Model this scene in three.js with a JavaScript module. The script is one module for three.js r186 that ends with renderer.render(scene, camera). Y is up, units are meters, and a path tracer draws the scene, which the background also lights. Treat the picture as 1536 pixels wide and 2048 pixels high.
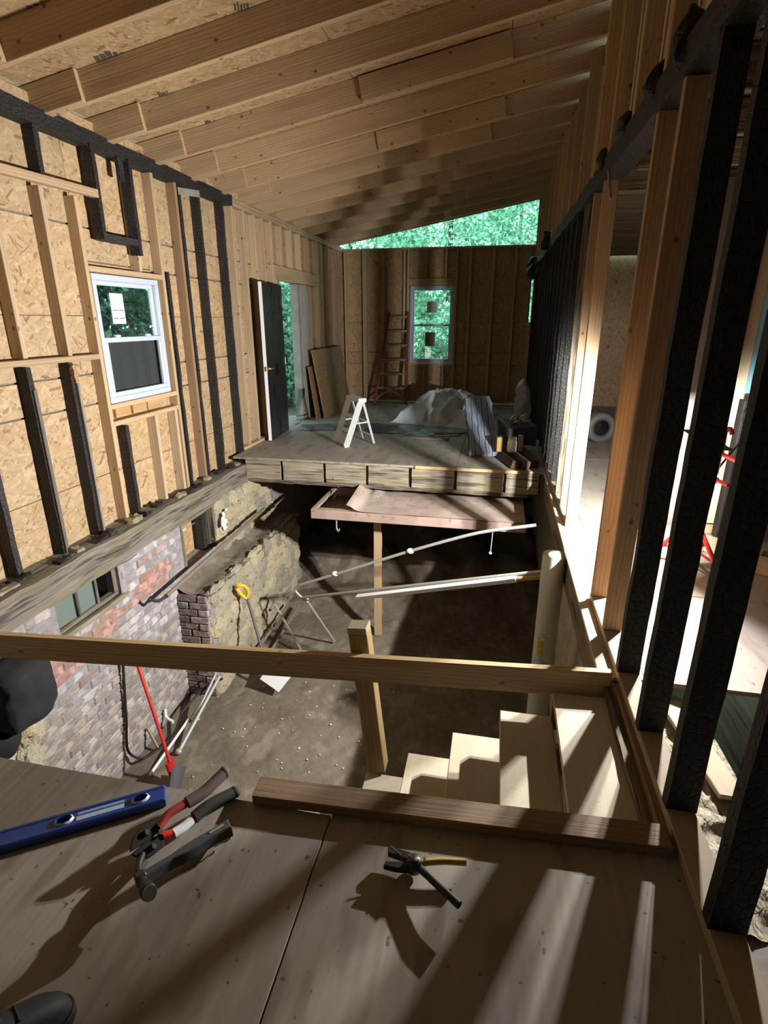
import * as THREE from 'three';
import { RectAreaLightUniformsLib } from 'three/addons/lights/RectAreaLightUniformsLib.js';
import { ImprovedNoise } from 'three/addons/math/ImprovedNoise.js';
import { mergeGeometries } from 'three/addons/utils/BufferGeometryUtils.js';

// ---------------------------------------------------------------- camera, sky, lamps, exposure
const scene = new THREE.Scene();
const camera = new THREE.PerspectiveCamera(2 * Math.atan(1024 / 1100) * 180 / Math.PI, 1536 / 2048, 0.02, 200);
camera.position.set(0, 1.54, 0);
camera.up.set(0, 1, 0);
camera.lookAt(-0.1882, 1.54 - 0.32959, -0.92518);
scene.background = new THREE.Color().setRGB(3.6, 5.4, 5.4);           // overcast daylight
const renderer = new THREE.WebGLRenderer();
renderer.toneMapping = THREE.LinearToneMapping;
renderer.toneMappingExposure = 1.08;
renderer.shadowMap.enabled = true;
RectAreaLightUniformsLib.init();
// the two flood heads of the tripod work light (their housings are built with the tripod below)
const LAMP_HEADS = [
  { at: [1.20, 0.86, -3.50], aim: [-1, -0.03, 0] },
  { at: [1.21, 0.86, -3.37], aim: [-1, -0.03, 0] },
];
const LAMP_W = 0.075, LAMP_H = 0.026, LAMP_NITS = 33000;
for (const h of LAMP_HEADS) for (const [turn, share] of [[-0.85, 1.35], [0.5, 0.9]]) {          // two facets added per head to spread its light wide
  const l = new THREE.RectAreaLight(new THREE.Color().setRGB(1, 0.985, 0.95), LAMP_NITS * share, LAMP_W / 2, LAMP_H);
  const a = new THREE.Vector3(-Math.cos(turn), -0.03, Math.sin(turn)).normalize();
  l.position.set(...h.at).add(new THREE.Vector3(-0.016, 0, Math.sign(turn) * 0.018));
  l.lookAt(l.position.clone().add(a));
  l.name = 'work_light_beam'; l.castShadow = true;
  scene.add(l);
}

// ---------------------------------------------------------------- helpers
let seedState = 12345;
const rnd = () => { seedState = (seedState + 0x6d2b79f5) | 0; let t = Math.imul(seedState ^ (seedState >>> 15), 1 | seedState); t = (t + Math.imul(t ^ (t >>> 7), 61 | t)) ^ t; return ((t ^ (t >>> 14)) >>> 0) / 4294967296; };
const rr = (a, b) => a + (b - a) * rnd();
const clamp = (x, a = 0, b = 1) => Math.min(b, Math.max(a, x));
const sstep = (a, b, x) => { const t = clamp((x - a) / (b - a)); return t * t * (3 - 2 * t); };
const mix = (a, b, t) => a + (b - a) * t;
const mix3 = (a, b, t) => [mix(a[0], b[0], t), mix(a[1], b[1], t), mix(a[2], b[2], t)];
const P3 = new ImprovedNoise();
const noise3 = (x, y, z) => P3.noise(x, y, z);
// tileable value noise
const hash2 = (x, y, s) => { let h = Math.imul(x, 374761393) + Math.imul(y, 668265263) + Math.imul(s, 974711); h = Math.imul(h ^ (h >>> 13), 1274126177); return ((h ^ (h >>> 16)) >>> 0) / 4294967296; };
function vn(u, v, px, py, s = 0) {
  const x = u * px, y = v * py, xi = Math.floor(x), yi = Math.floor(y), fx = x - xi, fy = y - yi;
  const ux = fx * fx * (3 - 2 * fx), uy = fy * fy * (3 - 2 * fy), m = (a, p) => ((a % p) + p) % p;
  const a = hash2(m(xi, px), m(yi, py), s), b = hash2(m(xi + 1, px), m(yi, py), s), c = hash2(m(xi, px), m(yi + 1, py), s), d = hash2(m(xi + 1, px), m(yi + 1, py), s);
  return mix(mix(a, b, ux), mix(c, d, ux), uy);
}
function fbm(u, v, px, py, s = 0, o = 4) { let a = 0.5, t = 0, w = 0; for (let i = 0; i < o; i++) { t += a * vn(u, v, px << i, py << i, s + i * 17); w += a; a *= 0.5; } return t / w; }
function dataTex(w, h, fn, metres, color = true) {
  const d = new Uint8Array(w * h * 4);
  for (let y = 0; y < h; y++) for (let x = 0; x < w; x++) {
    const c = fn(x / w, y / h), o = (y * w + x) * 4;
    for (let k = 0; k < 3; k++) d[o + k] = clamp(c.length ? c[k] : c) * 255;
    d[o + 3] = 255;
  }
  const t = new THREE.DataTexture(d, w, h);
  return setTex(t, metres, color);
}
function setTex(t, metres, color) {
  t.wrapS = t.wrapT = THREE.RepeatWrapping; t.magFilter = THREE.LinearFilter;
  t.repeat.set(1 / metres[0], 1 / metres[1]);
  if (color) t.colorSpace = THREE.SRGBColorSpace;
  t.needsUpdate = true; return t;
}
const hex = (h) => [((h >> 16) & 255) / 255, ((h >> 8) & 255) / 255, (h & 255) / 255];
const sm = (o) => new THREE.MeshStandardMaterial({ roughness: 0.8, metalness: 0, ...o });

// ---------------------------------------------------------------- materials
const M = {};
{ // sawn lumber: u runs along the grain
  const knots = []; for (let i = 0; i < 7; i++) knots.push([rnd(), rnd(), rr(0.006, 0.014), rr(0.3, 0.65)]);
  const f = (u, v) => {
    let warp = 0, dark = 0;
    for (const [ku, kv, kr, ks] of knots) {
      let du = (u - ku) * 2.4, dv = (v - kv) * 0.3; du -= Math.round(du / 2.4) * 2.4; dv -= Math.round(dv / 0.3) * 0.3;
      const r = Math.hypot(du * 0.8, dv); warp += Math.exp(-((r / (kr * 3)) ** 2)) * Math.sign(dv || 1) * 0.05; dark = Math.max(dark, ks * (1 - sstep(kr * 0.6, kr * 1.25, r)));
    }
    const vv = v + warp + 0.03 * (fbm(u, v, 3, 2, 5) - 0.5);
    const ring = 0.5 + 0.5 * Math.sin((vv * 14 + 1.5 * fbm(u, vv, 2, 3, 9)) * 6.283);
    const streak = fbm(u, vv, 6, 90, 3), big = fbm(u, v, 3, 4, 21);
    let c = mix3([0.79, 0.70, 0.57], [0.68, 0.56, 0.43], clamp(0.45 * ring + 0.75 * (streak - 0.3)));
    c = mix3(c, [0.60, 0.50, 0.40], 0.45 * sstep(0.5, 0.8, big));
    return mix3(c, [0.30, 0.17, 0.09], dark);
  };
  M.wood = sm({ map: dataTex(1024, 256, (u, v) => f(u, v).map((x) => x * 0.93), [2.4, 0.3]), bumpMap: dataTex(512, 256, (u, v) => fbm(u, v, 8, 100, 3, 3), [2.4, 0.3], false), bumpScale: 0.0012, vertexColors: true, roughness: 0.78 });
}
{ // OSB: overlapping wood strands
  const N = 1024, cv = document.createElement('canvas'); cv.width = cv.height = N; const g = cv.getContext('2d');
  const bv = document.createElement('canvas'); bv.width = bv.height = N; const b = bv.getContext('2d');
  g.fillStyle = 'rgb(188,158,116)'; g.fillRect(0, 0, N, N); b.fillStyle = '#777'; b.fillRect(0, 0, N, N);
  for (let i = 0; i < 5200; i++) {
    const x = rnd() * N, y = rnd() * N, L = rr(36, 120), W = rr(7, 24), a = rr(-0.9, 0.9) + (rnd() < 0.25 ? 1.4 : 0), t = rnd();
    let c = t < 0.66 ? mix3([208, 180, 136], [188, 154, 110], rnd()) : t < 0.93 ? mix3([220, 194, 152], [204, 174, 126], rnd()) : mix3([164, 128, 86], [136, 100, 66], rnd() * rnd());
    const h = 80 + rnd() * 120 | 0;
    for (const ox of [0, -N, N]) for (const oy of [0, -N, N]) {
      if (x + ox < -140 || x + ox > N + 140 || y + oy < -140 || y + oy > N + 140) continue;
      for (const [q, col] of [[g, `rgba(${c[0] | 0},${c[1] | 0},${c[2] | 0},0.85)`], [b, `rgb(${h},${h},${h})`]]) {
        q.save(); q.translate(x + ox, y + oy); q.rotate(a); q.fillStyle = col;
        q.beginPath(); q.moveTo(-L / 2, -W / 2); q.lineTo(L / 2 - W * 0.4, -W / 2 * 0.8); q.lineTo(L / 2, W * 0.1); q.lineTo(L / 2 - W * 0.3, W / 2); q.lineTo(-L / 2 + W * 0.5, W / 2 * 0.9); q.closePath(); q.fill(); q.restore();
      }
    }
  }
  M.osb = sm({ color: 0xd6d6dd, map: setTex(new THREE.CanvasTexture(cv), [1.1, 1.1], true), bumpMap: setTex(new THREE.CanvasTexture(bv), [1.1, 1.1], false), bumpScale: 0.0016, vertexColors: true, roughness: 0.7 });
}
{ // charred timber: cracked in small blocks
  const cell = (u, v, nx, ny) => { const x = u * nx, y = v * ny, xi = Math.floor(x), yi = Math.floor(y); let d1 = 9, d2 = 9; for (let j = -1; j < 2; j++) for (let i = -1; i < 2; i++) { const cx = ((xi + i) % nx + nx) % nx, cy = ((yi + j) % ny + ny) % ny, px = xi + i + hash2(cx, cy, 5), py = yi + j + hash2(cx, cy, 6), d = Math.hypot(px - x, py - y); if (d < d1) { d2 = d1; d1 = d; } else if (d < d2) d2 = d; } return d2 - d1; };
  const f = (u, v) => { const e = sstep(0.02, 0.22, cell(u, v, 26, 16)), n = fbm(u, v, 8, 8, 2), a = sstep(0.6, 0.85, fbm(u, v, 5, 30, 8)); return mix3(mix3([0.05, 0.045, 0.045], mix3([0.09, 0.083, 0.082], [0.145, 0.133, 0.128], n), e), [0.30, 0.28, 0.26], a * 0.55); };
  M.char = sm({ map: dataTex(512, 512, f, [0.9, 0.4]), bumpMap: dataTex(512, 512, (u, v) => 0.6 * sstep(0.02, 0.25, cell(u, v, 26, 16)) + 0.4 * fbm(u, v, 8, 8, 2), [0.9, 0.4], false), bumpScale: 0.004, roughness: 0.7, vertexColors: true });
}
{ // old weathered timber with black streaks
  const f = (u, v) => { const s = fbm(u, v, 5, 60, 4), b = fbm(u, v, 5, 6, 31), k = fbm(u, v, 4, 34, 12); let c = mix3([0.36, 0.33, 0.29], [0.60, 0.57, 0.52], s); c = mix3(c, [0.46, 0.42, 0.30], 0.6 * sstep(0.45, 0.7, b)); return mix3(c, [0.12, 0.10, 0.09], 0.6 * sstep(0.55, 0.80, k) ); };
  M.oldwood = sm({ map: dataTex(512, 512, f, [1.2, 0.6]), bumpMap: dataTex(512, 512, (u, v) => 0.5 * fbm(u, v, 5, 60, 4) + 0.5 * fbm(u, v, 4, 34, 12), [1.2, 0.6], false), bumpScale: 0.01, roughness: 0.85, vertexColors: true });
}
{ // trodden plywood subfloor, grey with dust, grain along v
  const f = (u, v) => {
    const g1 = fbm(u, v, 120, 6, 3, 3), big = fbm(u, v, 4, 4, 41), st = fbm(u, v, 9, 7, 77), sp = fbm(u, v, 110, 110, 15, 2), sc = fbm(u, v, 30, 10, 19, 3);
    let c = mix3([0.50, 0.47, 0.43], [0.645, 0.61, 0.56], 0.4 * g1 + 0.6 * big);
    c = mix3(c, [0.55, 0.53, 0.52], 0.55 * sstep(0.5, 0.7, st)); c = mix3(c, [0.42, 0.37, 0.32], 0.45 * sstep(0.58, 0.80, sc)); c = mix3(c, [0.24, 0.21, 0.19], 0.7 * sstep(0.86, 0.93, sp));
    return c;
  };
  M.deck = sm({ map: dataTex(1024, 1024, f, [2.2, 2.2]), bumpMap: dataTex(512, 512, (u, v) => 0.6 * fbm(u, v, 120, 6, 3, 3) + 0.4 * fbm(u, v, 30, 10, 19, 3), [2.2, 2.2], false), bumpScale: 0.002, roughness: 0.72, vertexColors: true });
}
{ // clean plywood of the stairs
  const f = (u, v) => { const s = fbm(u, v, 4, 70, 3), b = fbm(u, v, 7, 9, 8), k = sstep(0.80, 0.9, fbm(u, v, 60, 70, 5, 2)); return mix3(mix3([0.80, 0.76, 0.68], [0.70, 0.65, 0.55], 0.5 * s + 0.5 * b), [0.55, 0.48, 0.40], 0.3 * k); };
  M.ply = sm({ map: dataTex(512, 512, f, [1.2, 0.8]), roughness: 0.75, vertexColors: true });
}
{ // brick face: mottled whitewash over clay, tinted for each brick
  const f = (u, v) => { const n = fbm(u, v, 6, 6, 3), s = fbm(u, v, 24, 24, 9, 3), w = sstep(0.48, 0.68, fbm(u, v, 9, 12, 22)); return mix3(mix3([0.55, 0.55, 0.55], [0.86, 0.86, 0.86], n * 0.6 + s * 0.4), [1, 0.98, 0.97], 0.6 * w); };
  M.brick = sm({ map: dataTex(512, 512, f, [0.7, 0.7]), bumpMap: dataTex(512, 512, (u, v) => fbm(u, v, 14, 14, 33), [0.5, 0.5], false), bumpScale: 0.009, roughness: 0.62, vertexColors: true });
  M.mortar = sm({ map: dataTex(256, 256, (u, v) => mix3([0.44, 0.41, 0.41], [0.64, 0.61, 0.61], fbm(u, v, 10, 10, 4)), [0.5, 0.5]), bumpMap: dataTex(256, 256, (u, v) => fbm(u, v, 20, 20, 6), [0.5, 0.5], false), bumpScale: 0.008, roughness: 0.95 });
}
{ // rubble stone and clay mortar
  const f = (u, v) => { const n = fbm(u, v, 6, 6, 13), s = fbm(u, v, 30, 30, 8, 3), y = fbm(u, v, 5, 5, 60); return mix3(mix3([0.58, 0.55, 0.48], [0.92, 0.90, 0.83], 0.5 * n + 0.5 * s), [0.78, 0.71, 0.56], 0.4 * sstep(0.45, 0.65, y)); };
  M.stone = sm({ map: dataTex(512, 512, f, [0.8, 0.8]), bumpMap: dataTex(512, 512, (u, v) => fbm(u, v, 16, 16, 40, 5), [0.6, 0.6], false), bumpScale: 0.016, roughness: 0.85, vertexColors: true });
}
{ // packed earth
  const f = (u, v) => { const n = fbm(u, v, 5, 5, 3), s = fbm(u, v, 40, 40, 8, 3), l = sstep(0.55, 0.7, fbm(u, v, 12, 8, 55)); return mix3(mix3([0.33, 0.295, 0.25], [0.50, 0.46, 0.395], 0.6 * n + 0.4 * s), [0.58, 0.545, 0.49], 0.45 * l); };
  M.dirt = sm({ map: dataTex(512, 512, f, [1.6, 1.6]), bumpMap: dataTex(512, 512, (u, v) => fbm(u, v, 14, 14, 20, 5), [1.6, 1.6], false), bumpScale: 0.02, roughness: 0.95 });
}
{ // rusty, dusty sheet metal
  const f = (u, v) => { const n = fbm(u, v, 5, 5, 90), s = fbm(u, v, 20, 30, 91); return mix3(mix3([0.58, 0.51, 0.47], [0.72, 0.67, 0.63], n), [0.50, 0.35, 0.28], 0.5 * sstep(0.6, 0.85, s)); };
  M.rust = sm({ map: dataTex(512, 512, f, [1, 1]), roughness: 0.62, metalness: 0.15, vertexColors: true });
}
{ const f = (u, v) => { const n = fbm(u, v, 8, 8, 7), s = fbm(u, v, 3, 50, 6); return mix3([0.40, 0.39, 0.38], [0.58, 0.56, 0.53], 0.5 * n + 0.5 * s); };
  M.greyboard = sm({ map: dataTex(256, 256, f, [0.8, 0.5]), roughness: 0.85, vertexColors: true }); }
M.galv = sm({ color: 0xa9a8a2, roughness: 0.45, metalness: 0.35 });
M.copper = sm({ color: 0x8a7d6c, roughness: 0.5, metalness: 0.3 });
M.white = sm({ color: 0xe8e9ea, roughness: 0.35 });
M.vinyl = sm({ color: 0xb4bcc8, roughness: 0.4 });
M.alum = sm({ color: 0xdcdedd, roughness: 0.38, metalness: 0.3 });
M.glass = new THREE.MeshPhysicalMaterial({ color: 0xffffff, roughness: 0.02, transmission: 1, thickness: 0, ior: 1.5 });
M.dirtyGlass = sm({ color: 0x6c7772, roughness: 0.25 });
M.red = sm({ color: 0xc0231f, roughness: 0.42 });
M.redDark = sm({ color: 0x8f2a26, roughness: 0.5 });
M.black = sm({ color: 0x18181a, roughness: 0.55 });
M.rubber = sm({ color: 0x2c2a29, roughness: 0.8 });
M.gripGrey = sm({ color: 0x5a4d47, roughness: 0.8 });
M.steel = sm({ color: 0x8d8c8a, roughness: 0.35, metalness: 0.8 });
M.darkSteel = sm({ color: 0x3a3938, roughness: 0.45, metalness: 0.5 });
M.yellow = sm({ color: 0xe6b422, roughness: 0.5 });
M.yellowDull = sm({ color: 0xa8923a, roughness: 0.5 });
M.blue = sm({ color: 0x1d3f8c, roughness: 0.38 });
M.brass = sm({ color: 0xc9a45c, roughness: 0.3, metalness: 0.9 });
M.doorBlack = sm({ color: 0x1c1d20, roughness: 0.28 });
M.primer = sm({ color: 0xcfcdc8, roughness: 0.6 });

// ---------------------------------------------------------------- geometry makers
const AX = ['x', 'y', 'z'];
function paint(g, tint) { const n = g.attributes.position.count, c = new Float32Array(n * 3); for (let i = 0; i < n; i++) c.set(tint, i * 3); g.setAttribute('color', new THREE.BufferAttribute(c, 3)); return g; }
function boxUV(g, grain = 0, off) {
  const p = g.attributes.position, n = g.attributes.normal, uv = new Float32Array(p.count * 2), o = off ?? [rnd() * 7, rnd() * 7];
  for (let i = 0; i < p.count; i++) {
    const P = [p.getX(i), p.getY(i), p.getZ(i)], N = [Math.abs(n.getX(i)), Math.abs(n.getY(i)), Math.abs(n.getZ(i))];
    const a = N[0] > N[1] && N[0] > N[2] ? 0 : N[1] > N[2] ? 1 : 2, rest = [0, 1, 2].filter((k) => k !== a);
    const u = rest.includes(grain) ? grain : rest[0], v = rest.find((k) => k !== u);
    uv[i * 2] = P[u] + o[0]; uv[i * 2 + 1] = P[v] + o[1];
  }
  g.setAttribute('uv', new THREE.BufferAttribute(uv, 2)); return g;
}
function cbox(w, h, d, b = 0.003) { // box with chamfered edges, 44 triangles
  const e = [w / 2, h / 2, d / 2]; b = Math.min(b, e[0] * 0.5, e[1] * 0.5, e[2] * 0.5);
  const V = (s, a) => [0, 1, 2].map((i) => s[i] * (e[i] - (i === a ? 0 : b))), pos = [], nor = [];
  const tri = (A, B, C) => { const u = [0, 1, 2].map((i) => B[i] - A[i]), v = [0, 1, 2].map((i) => C[i] - A[i]); let n = [u[1] * v[2] - u[2] * v[1], u[2] * v[0] - u[0] * v[2], u[0] * v[1] - u[1] * v[0]]; const c = [0, 1, 2].map((i) => (A[i] + B[i] + C[i]) / e[i]); const dot = n[0] * c[0] + n[1] * c[1] + n[2] * c[2]; const l = Math.hypot(...n) || 1; n = n.map((x) => x / l * Math.sign(dot)); pos.push(...A, ...(dot > 0 ? B : C), ...(dot > 0 ? C : B)); for (let k = 0; k < 3; k++) nor.push(...n); };
  const quad = (A, B, C, D) => { tri(A, B, C); tri(A, C, D); };
  for (let a = 0; a < 3; a++) { const [c, t] = [(a + 1) % 3, (a + 2) % 3];
    for (const s of [-1, 1]) { const S = (x, y) => { const q = [0, 0, 0]; q[a] = s; q[c] = x; q[t] = y; return V(q, a); }; quad(S(-1, -1), S(1, -1), S(1, 1), S(-1, 1));
      for (const s2 of [-1, 1]) { const E = (k, f) => { const q = [0, 0, 0]; q[a] = s; q[c] = s2; q[t] = k; return V(q, f); }; quad(E(-1, a), E(1, a), E(1, c), E(-1, c)); } } }
  for (const x of [-1, 1]) for (const y of [-1, 1]) for (const z of [-1, 1]) tri(V([x, y, z], 0), V([x, y, z], 1), V([x, y, z], 2));
  const g = new THREE.BufferGeometry(); g.setAttribute('position', new THREE.Float32BufferAttribute(pos, 3)); g.setAttribute('normal', new THREE.Float32BufferAttribute(nor, 3)); return g;
}
function warpGeo(g, amp, freq, s = 0) { // pushes points by a noise of their place
  const p = g.attributes.position;
  for (let i = 0; i < p.count; i++) { const x = p.getX(i), y = p.getY(i), z = p.getZ(i); const f = (k) => (noise3(x * freq + k, y * freq + s, z * freq - k) + 0.5 * noise3(x * freq * 2.7 + k, y * freq * 2.7 - s, z * freq * 2.7 + k)) * amp; p.setXYZ(i, x + f(1.3), y + f(7.7), z + f(13.1)); }
  g.computeVertexNormals(); return g;
}
function rbox(w, h, d, seg, amp, freq, grain) { const g = new THREE.BoxGeometry(w, h, d, ...seg); boxUV(g, grain); return warpGeo(g, amp, freq, rnd() * 50); }
const longest = (s) => (s[0] >= s[1] && s[0] >= s[2] ? 0 : s[1] >= s[2] ? 1 : 2);
function mesh(parent, name, g, m, at, rot) { const o = new THREE.Mesh(g, m); o.name = name; o.castShadow = o.receiveShadow = true; if (at) o.position.set(...at); if (rot) o.rotation.set(...rot); parent.add(o); return o; }
const vary = (t, k = 0.1) => { const f = 1 + rr(-k, k), w = rr(-k, k) * 0.35; return [t[0] * f * (1 + w), t[1] * f, t[2] * f * (1 - w)]; };
// a piece of lumber or sheet: size [x, y, z] centred at `at`
function board(parent, name, m, size, at, { rot, tint = [1, 1, 1], k = 0.1, bevel = 0.003, grain } = {}) { const g = boxUV(cbox(...size, bevel), grain ?? longest(size)); paint(g, vary(tint, k)); return mesh(parent, name, g, m, at, rot); }
function rough(parent, name, m, size, at, { rot, tint = [1, 1, 1], amp = 0.008, freq = 6, step = 0.06, grain } = {}) { const seg = size.map((s) => Math.max(1, Math.min(60, Math.round(s / step)))); const g = rbox(...size, seg, amp, freq, grain ?? longest(size)); paint(g, vary(tint, 0.08)); return mesh(parent, name, g, m, at, rot); }
const box = (x0, x1, y0, y1, z0, z1) => [[Math.abs(x1 - x0), Math.abs(y1 - y0), Math.abs(z1 - z0)], [(x0 + x1) / 2, (y0 + y1) / 2, (z0 + z1) / 2]];
function slab(parent, name, m, x0, x1, y0, y1, z0, z1, o) { const [s, a] = box(x0, x1, y0, y1, z0, z1); return board(parent, name, m, s, a, o); }
const V3 = (a) => new THREE.Vector3(...a);
function between(o, A, B) { const a = V3(A), b = V3(B); o.position.copy(a).add(b).multiplyScalar(0.5); o.quaternion.setFromUnitVectors(new THREE.Vector3(0, 1, 0), b.clone().sub(a).normalize()); return o; }
function rod(parent, name, m, A, B, r, r2 = r, seg = 12) { const L = V3(A).distanceTo(V3(B)); return between(mesh(parent, name, new THREE.CylinderGeometry(r2, r, L, seg), m), A, B); }
function beamAB(parent, name, m, A, B, w, d, o = {}) { const L = V3(A).distanceTo(V3(B)); const q = board(parent, name, m, [w, L, d], [0, 0, 0], o); return between(q, A, B); }
function tube(parent, name, m, pts, r, seg = 40, rs = 8, closed = false) { return mesh(parent, name, new THREE.TubeGeometry(new THREE.CatmullRomCurve3(pts.map(V3), closed, 'catmullrom', 0.4), seg, r, rs, closed), m); }
function lathe(parent, name, m, prof, seg = 24, at, rot) { return mesh(parent, name, new THREE.LatheGeometry(prof.map(([r, y]) => new THREE.Vector2(r, y)), seg), m, at, rot); }
const taken = {};
function numbered(n) { const k = taken[n] = (taken[n] ?? -1) + 1; return k ? n + '_' + String(k).padStart(3, '0') : n; }
function thing(name, label, category, at = [0, 0, 0], ry = 0, group) { const g = new THREE.Group(); g.name = numbered(name); g.position.set(...at); g.rotation.y = ry; g.userData = { label, category }; if (group) g.userData.group = group; scene.add(g); return g; }
function tag(o, label, category, group) { o.name = numbered(o.name); o.userData = { label, category }; if (group) o.userData.group = group; return o; }
function struct(name, label) { const g = new THREE.Group(); g.name = name; g.userData = { kind: 'structure', label, category: name.split('_')[0] }; scene.add(g); return g; }
const NEW = [1, 1, 1], OLD = [0.62, 0.55, 0.50], BROWN = [0.55, 0.42, 0.34];

// ---------------------------------------------------------------- left wall
const XL = -3.05, XS = -3.14;               // room face of the studs, room face of the sheathing
const wallL = struct('wall_left', 'left stud wall with bare strand board sheathing, some studs charred black');
{
  // strand board: rows split where the photo shows seams and saw cuts; the window and the doorway stay open
  const rows = [[-0.30, 0.328], [0.332, 0.902], [0.914, 1.134], [1.146, 1.57], [1.573, 2.194], [2.206, 2.95]];
  const cols = [2.1, 0.85, -0.38, -1.6, -2.83, -3.975, -4.87, -6.10, -7.72];
  for (let c = 0; c + 1 < cols.length; c++) for (const [y0, y1] of rows) {
    const z0 = cols[c], z1 = cols[c + 1];
    if (c === 5) { // window bay
      if (y0 > 0.9 && y1 < 1.6) continue;
      let a = y0, b = y1; if (y0 > 1.5 && y1 < 2.2) a = 1.885; if (y1 > 0.89 && y1 < 0.91) b = 0.893;
      if (a > 1.8 && y1 < 2.2) { slab(wallL, 'osb_sheet', M.osb, XS - 0.012, XS, 1.885, 1.962, z0 - 0.002, z1 + 0.002, { grain: 2, tint: [1.02, 0.97, 0.9] }); slab(wallL, 'osb_sheet', M.osb, XS - 0.012, XS, 1.97, b, z0 - 0.002, z1 + 0.002, { grain: 2 }); continue; }
      slab(wallL, 'osb_sheet', M.osb, XS - 0.012, XS, a, b, z0 - 0.002, z1 + 0.002, { grain: 2 }); continue;
    }
    if (c >= 6 && y0 > 1.5 && y1 < 2.2) { slab(wallL, 'osb_sheet', M.osb, XS - 0.012, XS, y0, 1.945, z0 - 0.002, z1 + 0.002, { grain: 2 }); slab(wallL, 'osb_sheet', M.osb, XS - 0.012, XS, 1.957, y1, z0 - 0.002, z1 + 0.002, { grain: 2 }); continue; }
    slab(wallL, 'osb_sheet', M.osb, XS - 0.012, XS, y0, y1, z0 - 0.002, z1 + 0.002, { grain: 2, k: 0.05 });
  }
  slab(wallL, 'osb_sheet', M.osb, XS - 0.012, XS, 2.06, 2.95, -7.722, -9.0, { grain: 2 });
  slab(wallL, 'osb_sheet', M.osb, XS - 0.012, XS, -0.02, 1.2, -9.002, -11.1, { grain: 2 });
  slab(wallL, 'osb_sheet', M.osb, XS - 0.012, XS, 1.205, 2.95, -9.002, -11.1, { grain: 2 });
  for (let i = 0; i < 4; i++) slab(wallL, 'grey_board', M.greyboard, XL - 0.016, XL - 0.002, 0.0, 2.05, -8.52 - i * 0.12, -8.634 - i * 0.12, { tint: [1.35, 1.28, 1.18] });
  // siding outside keeps the daylight out of the saw cuts
  for (const [y0, y1, z0, z1] of [[-0.3, 2.95, 2.1, -3.985], [-0.3, 0.885, -3.985, -4.86], [1.89, 2.95, -3.985, -4.86], [-0.3, 2.95, -4.86, -7.72], [2.07, 2.95, -7.72, -8.5], [-0.3, 2.95, -8.5, -11.1]]) slab(wallL, 'siding', M.greyboard, XS - 0.045, XS - 0.02, y0, y1, z0, z1, { tint: [0.75, 0.7, 0.66] });
  const stud = (z, y0, y1, m, o = {}) => m === M.char ? rough(wallL, 'charred_stud', m, [0.092, y1 - y0, 0.042], [XL - 0.045 + (o.dx || 0), (y0 + y1) / 2, z], { amp: 0.006, freq: 5, tint: o.tint ?? [1, 1, 1], step: 0.08 }) : board(wallL, 'stud', m, [0.089, y1 - y0, 0.038], [XL - 0.045 + (o.dx || 0), (y0 + y1) / 2, z], o);
  const B = -0.09;
  // new studs
  for (const z of [1.6, 1.2, 0.8, 0.4, 0, -0.4, -0.8, -1.2, -1.6, -2.0, -2.4]) stud(z, B, 2.72, rnd() < 0.5 ? M.wood : M.char);
  stud(-3.20, 1.30, 2.38, M.wood); stud(-3.605, 1.295, 2.38, M.wood);
  stud(-3.93, B, 2.38, M.wood, { tint: [1.04, 1, 0.95] });                       // left of the window
  stud(-4.93, B, 2.74, M.wood, { tint: [1.04, 1, 0.95] });                       // right of the window
  stud(-4.60, 1.93, 2.74, M.wood);                                                // cripple above
  stud(-4.53, B, 0.72, M.wood); stud(-4.86, B, 0.72, M.wood);
  stud(-4.10, B, 0.70, M.char, { tint: [1.7, 1.3, 1.15] });
  // charred studs
  stud(-2.79, B, 1.25, M.char, { tint: [2.2, 2.0, 1.9] }); stud(-3.20, B, 1.245, M.char); stud(-3.585, B, 1.245, M.char, { tint: [1.5, 1.25, 1.15] });
  stud(-3.65, 2.42, 2.75, M.char); stud(-2.85, 2.42, 2.75, M.char);
  stud(-4.15, 2.14, 2.75, M.char, { dx: 0.03, tint: [1.2, 0.9, 0.8] }); stud(-4.58, 2.05, 2.75, M.char, { dx: 0.035 });
  rough(wallL, 'charred_sill', M.char, [0.095, 0.05, 0.46], [XL - 0.012, 2.145, -4.36], { amp: 0.004, tint: [2, 1.7, 1.6] });
  stud(-5.02, B, 1.96, M.char, { tint: [1.3, 1, 0.9], dx: -0.01 });
  stud(-5.36, B, 2.75, M.char); stud(-5.30, B, 2.75, M.wood, { tint: OLD });
  stud(-5.72, B, 2.75, M.char, { tint: [1.3, 1.2, 1.1] }); stud(-6.22, B, 2.78, M.char, { tint: [1.25, 1.15, 1.1] });
  rough(wallL, 'splintered_end', M.wood, [0.05, 0.12, 0.05], [XL + 0.005, 1.17, -3.595], { amp: 0.018, freq: 16, step: 0.015, tint: [0.8, 0.7, 0.6] }); board(wallL, 'old_batten', M.greyboard, [0.03, 1.2, 0.022], [XL + 0.012, 0.5, -3.60], { tint: [0.95, 0.92, 0.9] }); board(wallL, 'old_batten', M.greyboard, [0.02, 1.2, 0.03], [XL + 0.008, 0.5, -3.205], { tint: [0.6, 0.55, 0.5] });
  // rails and blocks
  board(wallL, 'ledger_board', M.wood, [0.05, 0.055, 1.4], [XL + 0.026, 2.405, -3.42], { tint: [0.9, 0.85, 0.8], rot: [0.03, 0, 0] });
  board(wallL, 'blocking_board', M.wood, [0.089, 0.040, 1.2], [XL - 0.045, 1.272, -3.31], { tint: [0.85, 0.8, 0.76] });
  board(wallL, 'window_header', M.wood, [0.089, 0.04, 0.96], [XL - 0.045, 1.905, -4.43], { tint: [1.05, 1, 0.95] });
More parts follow.
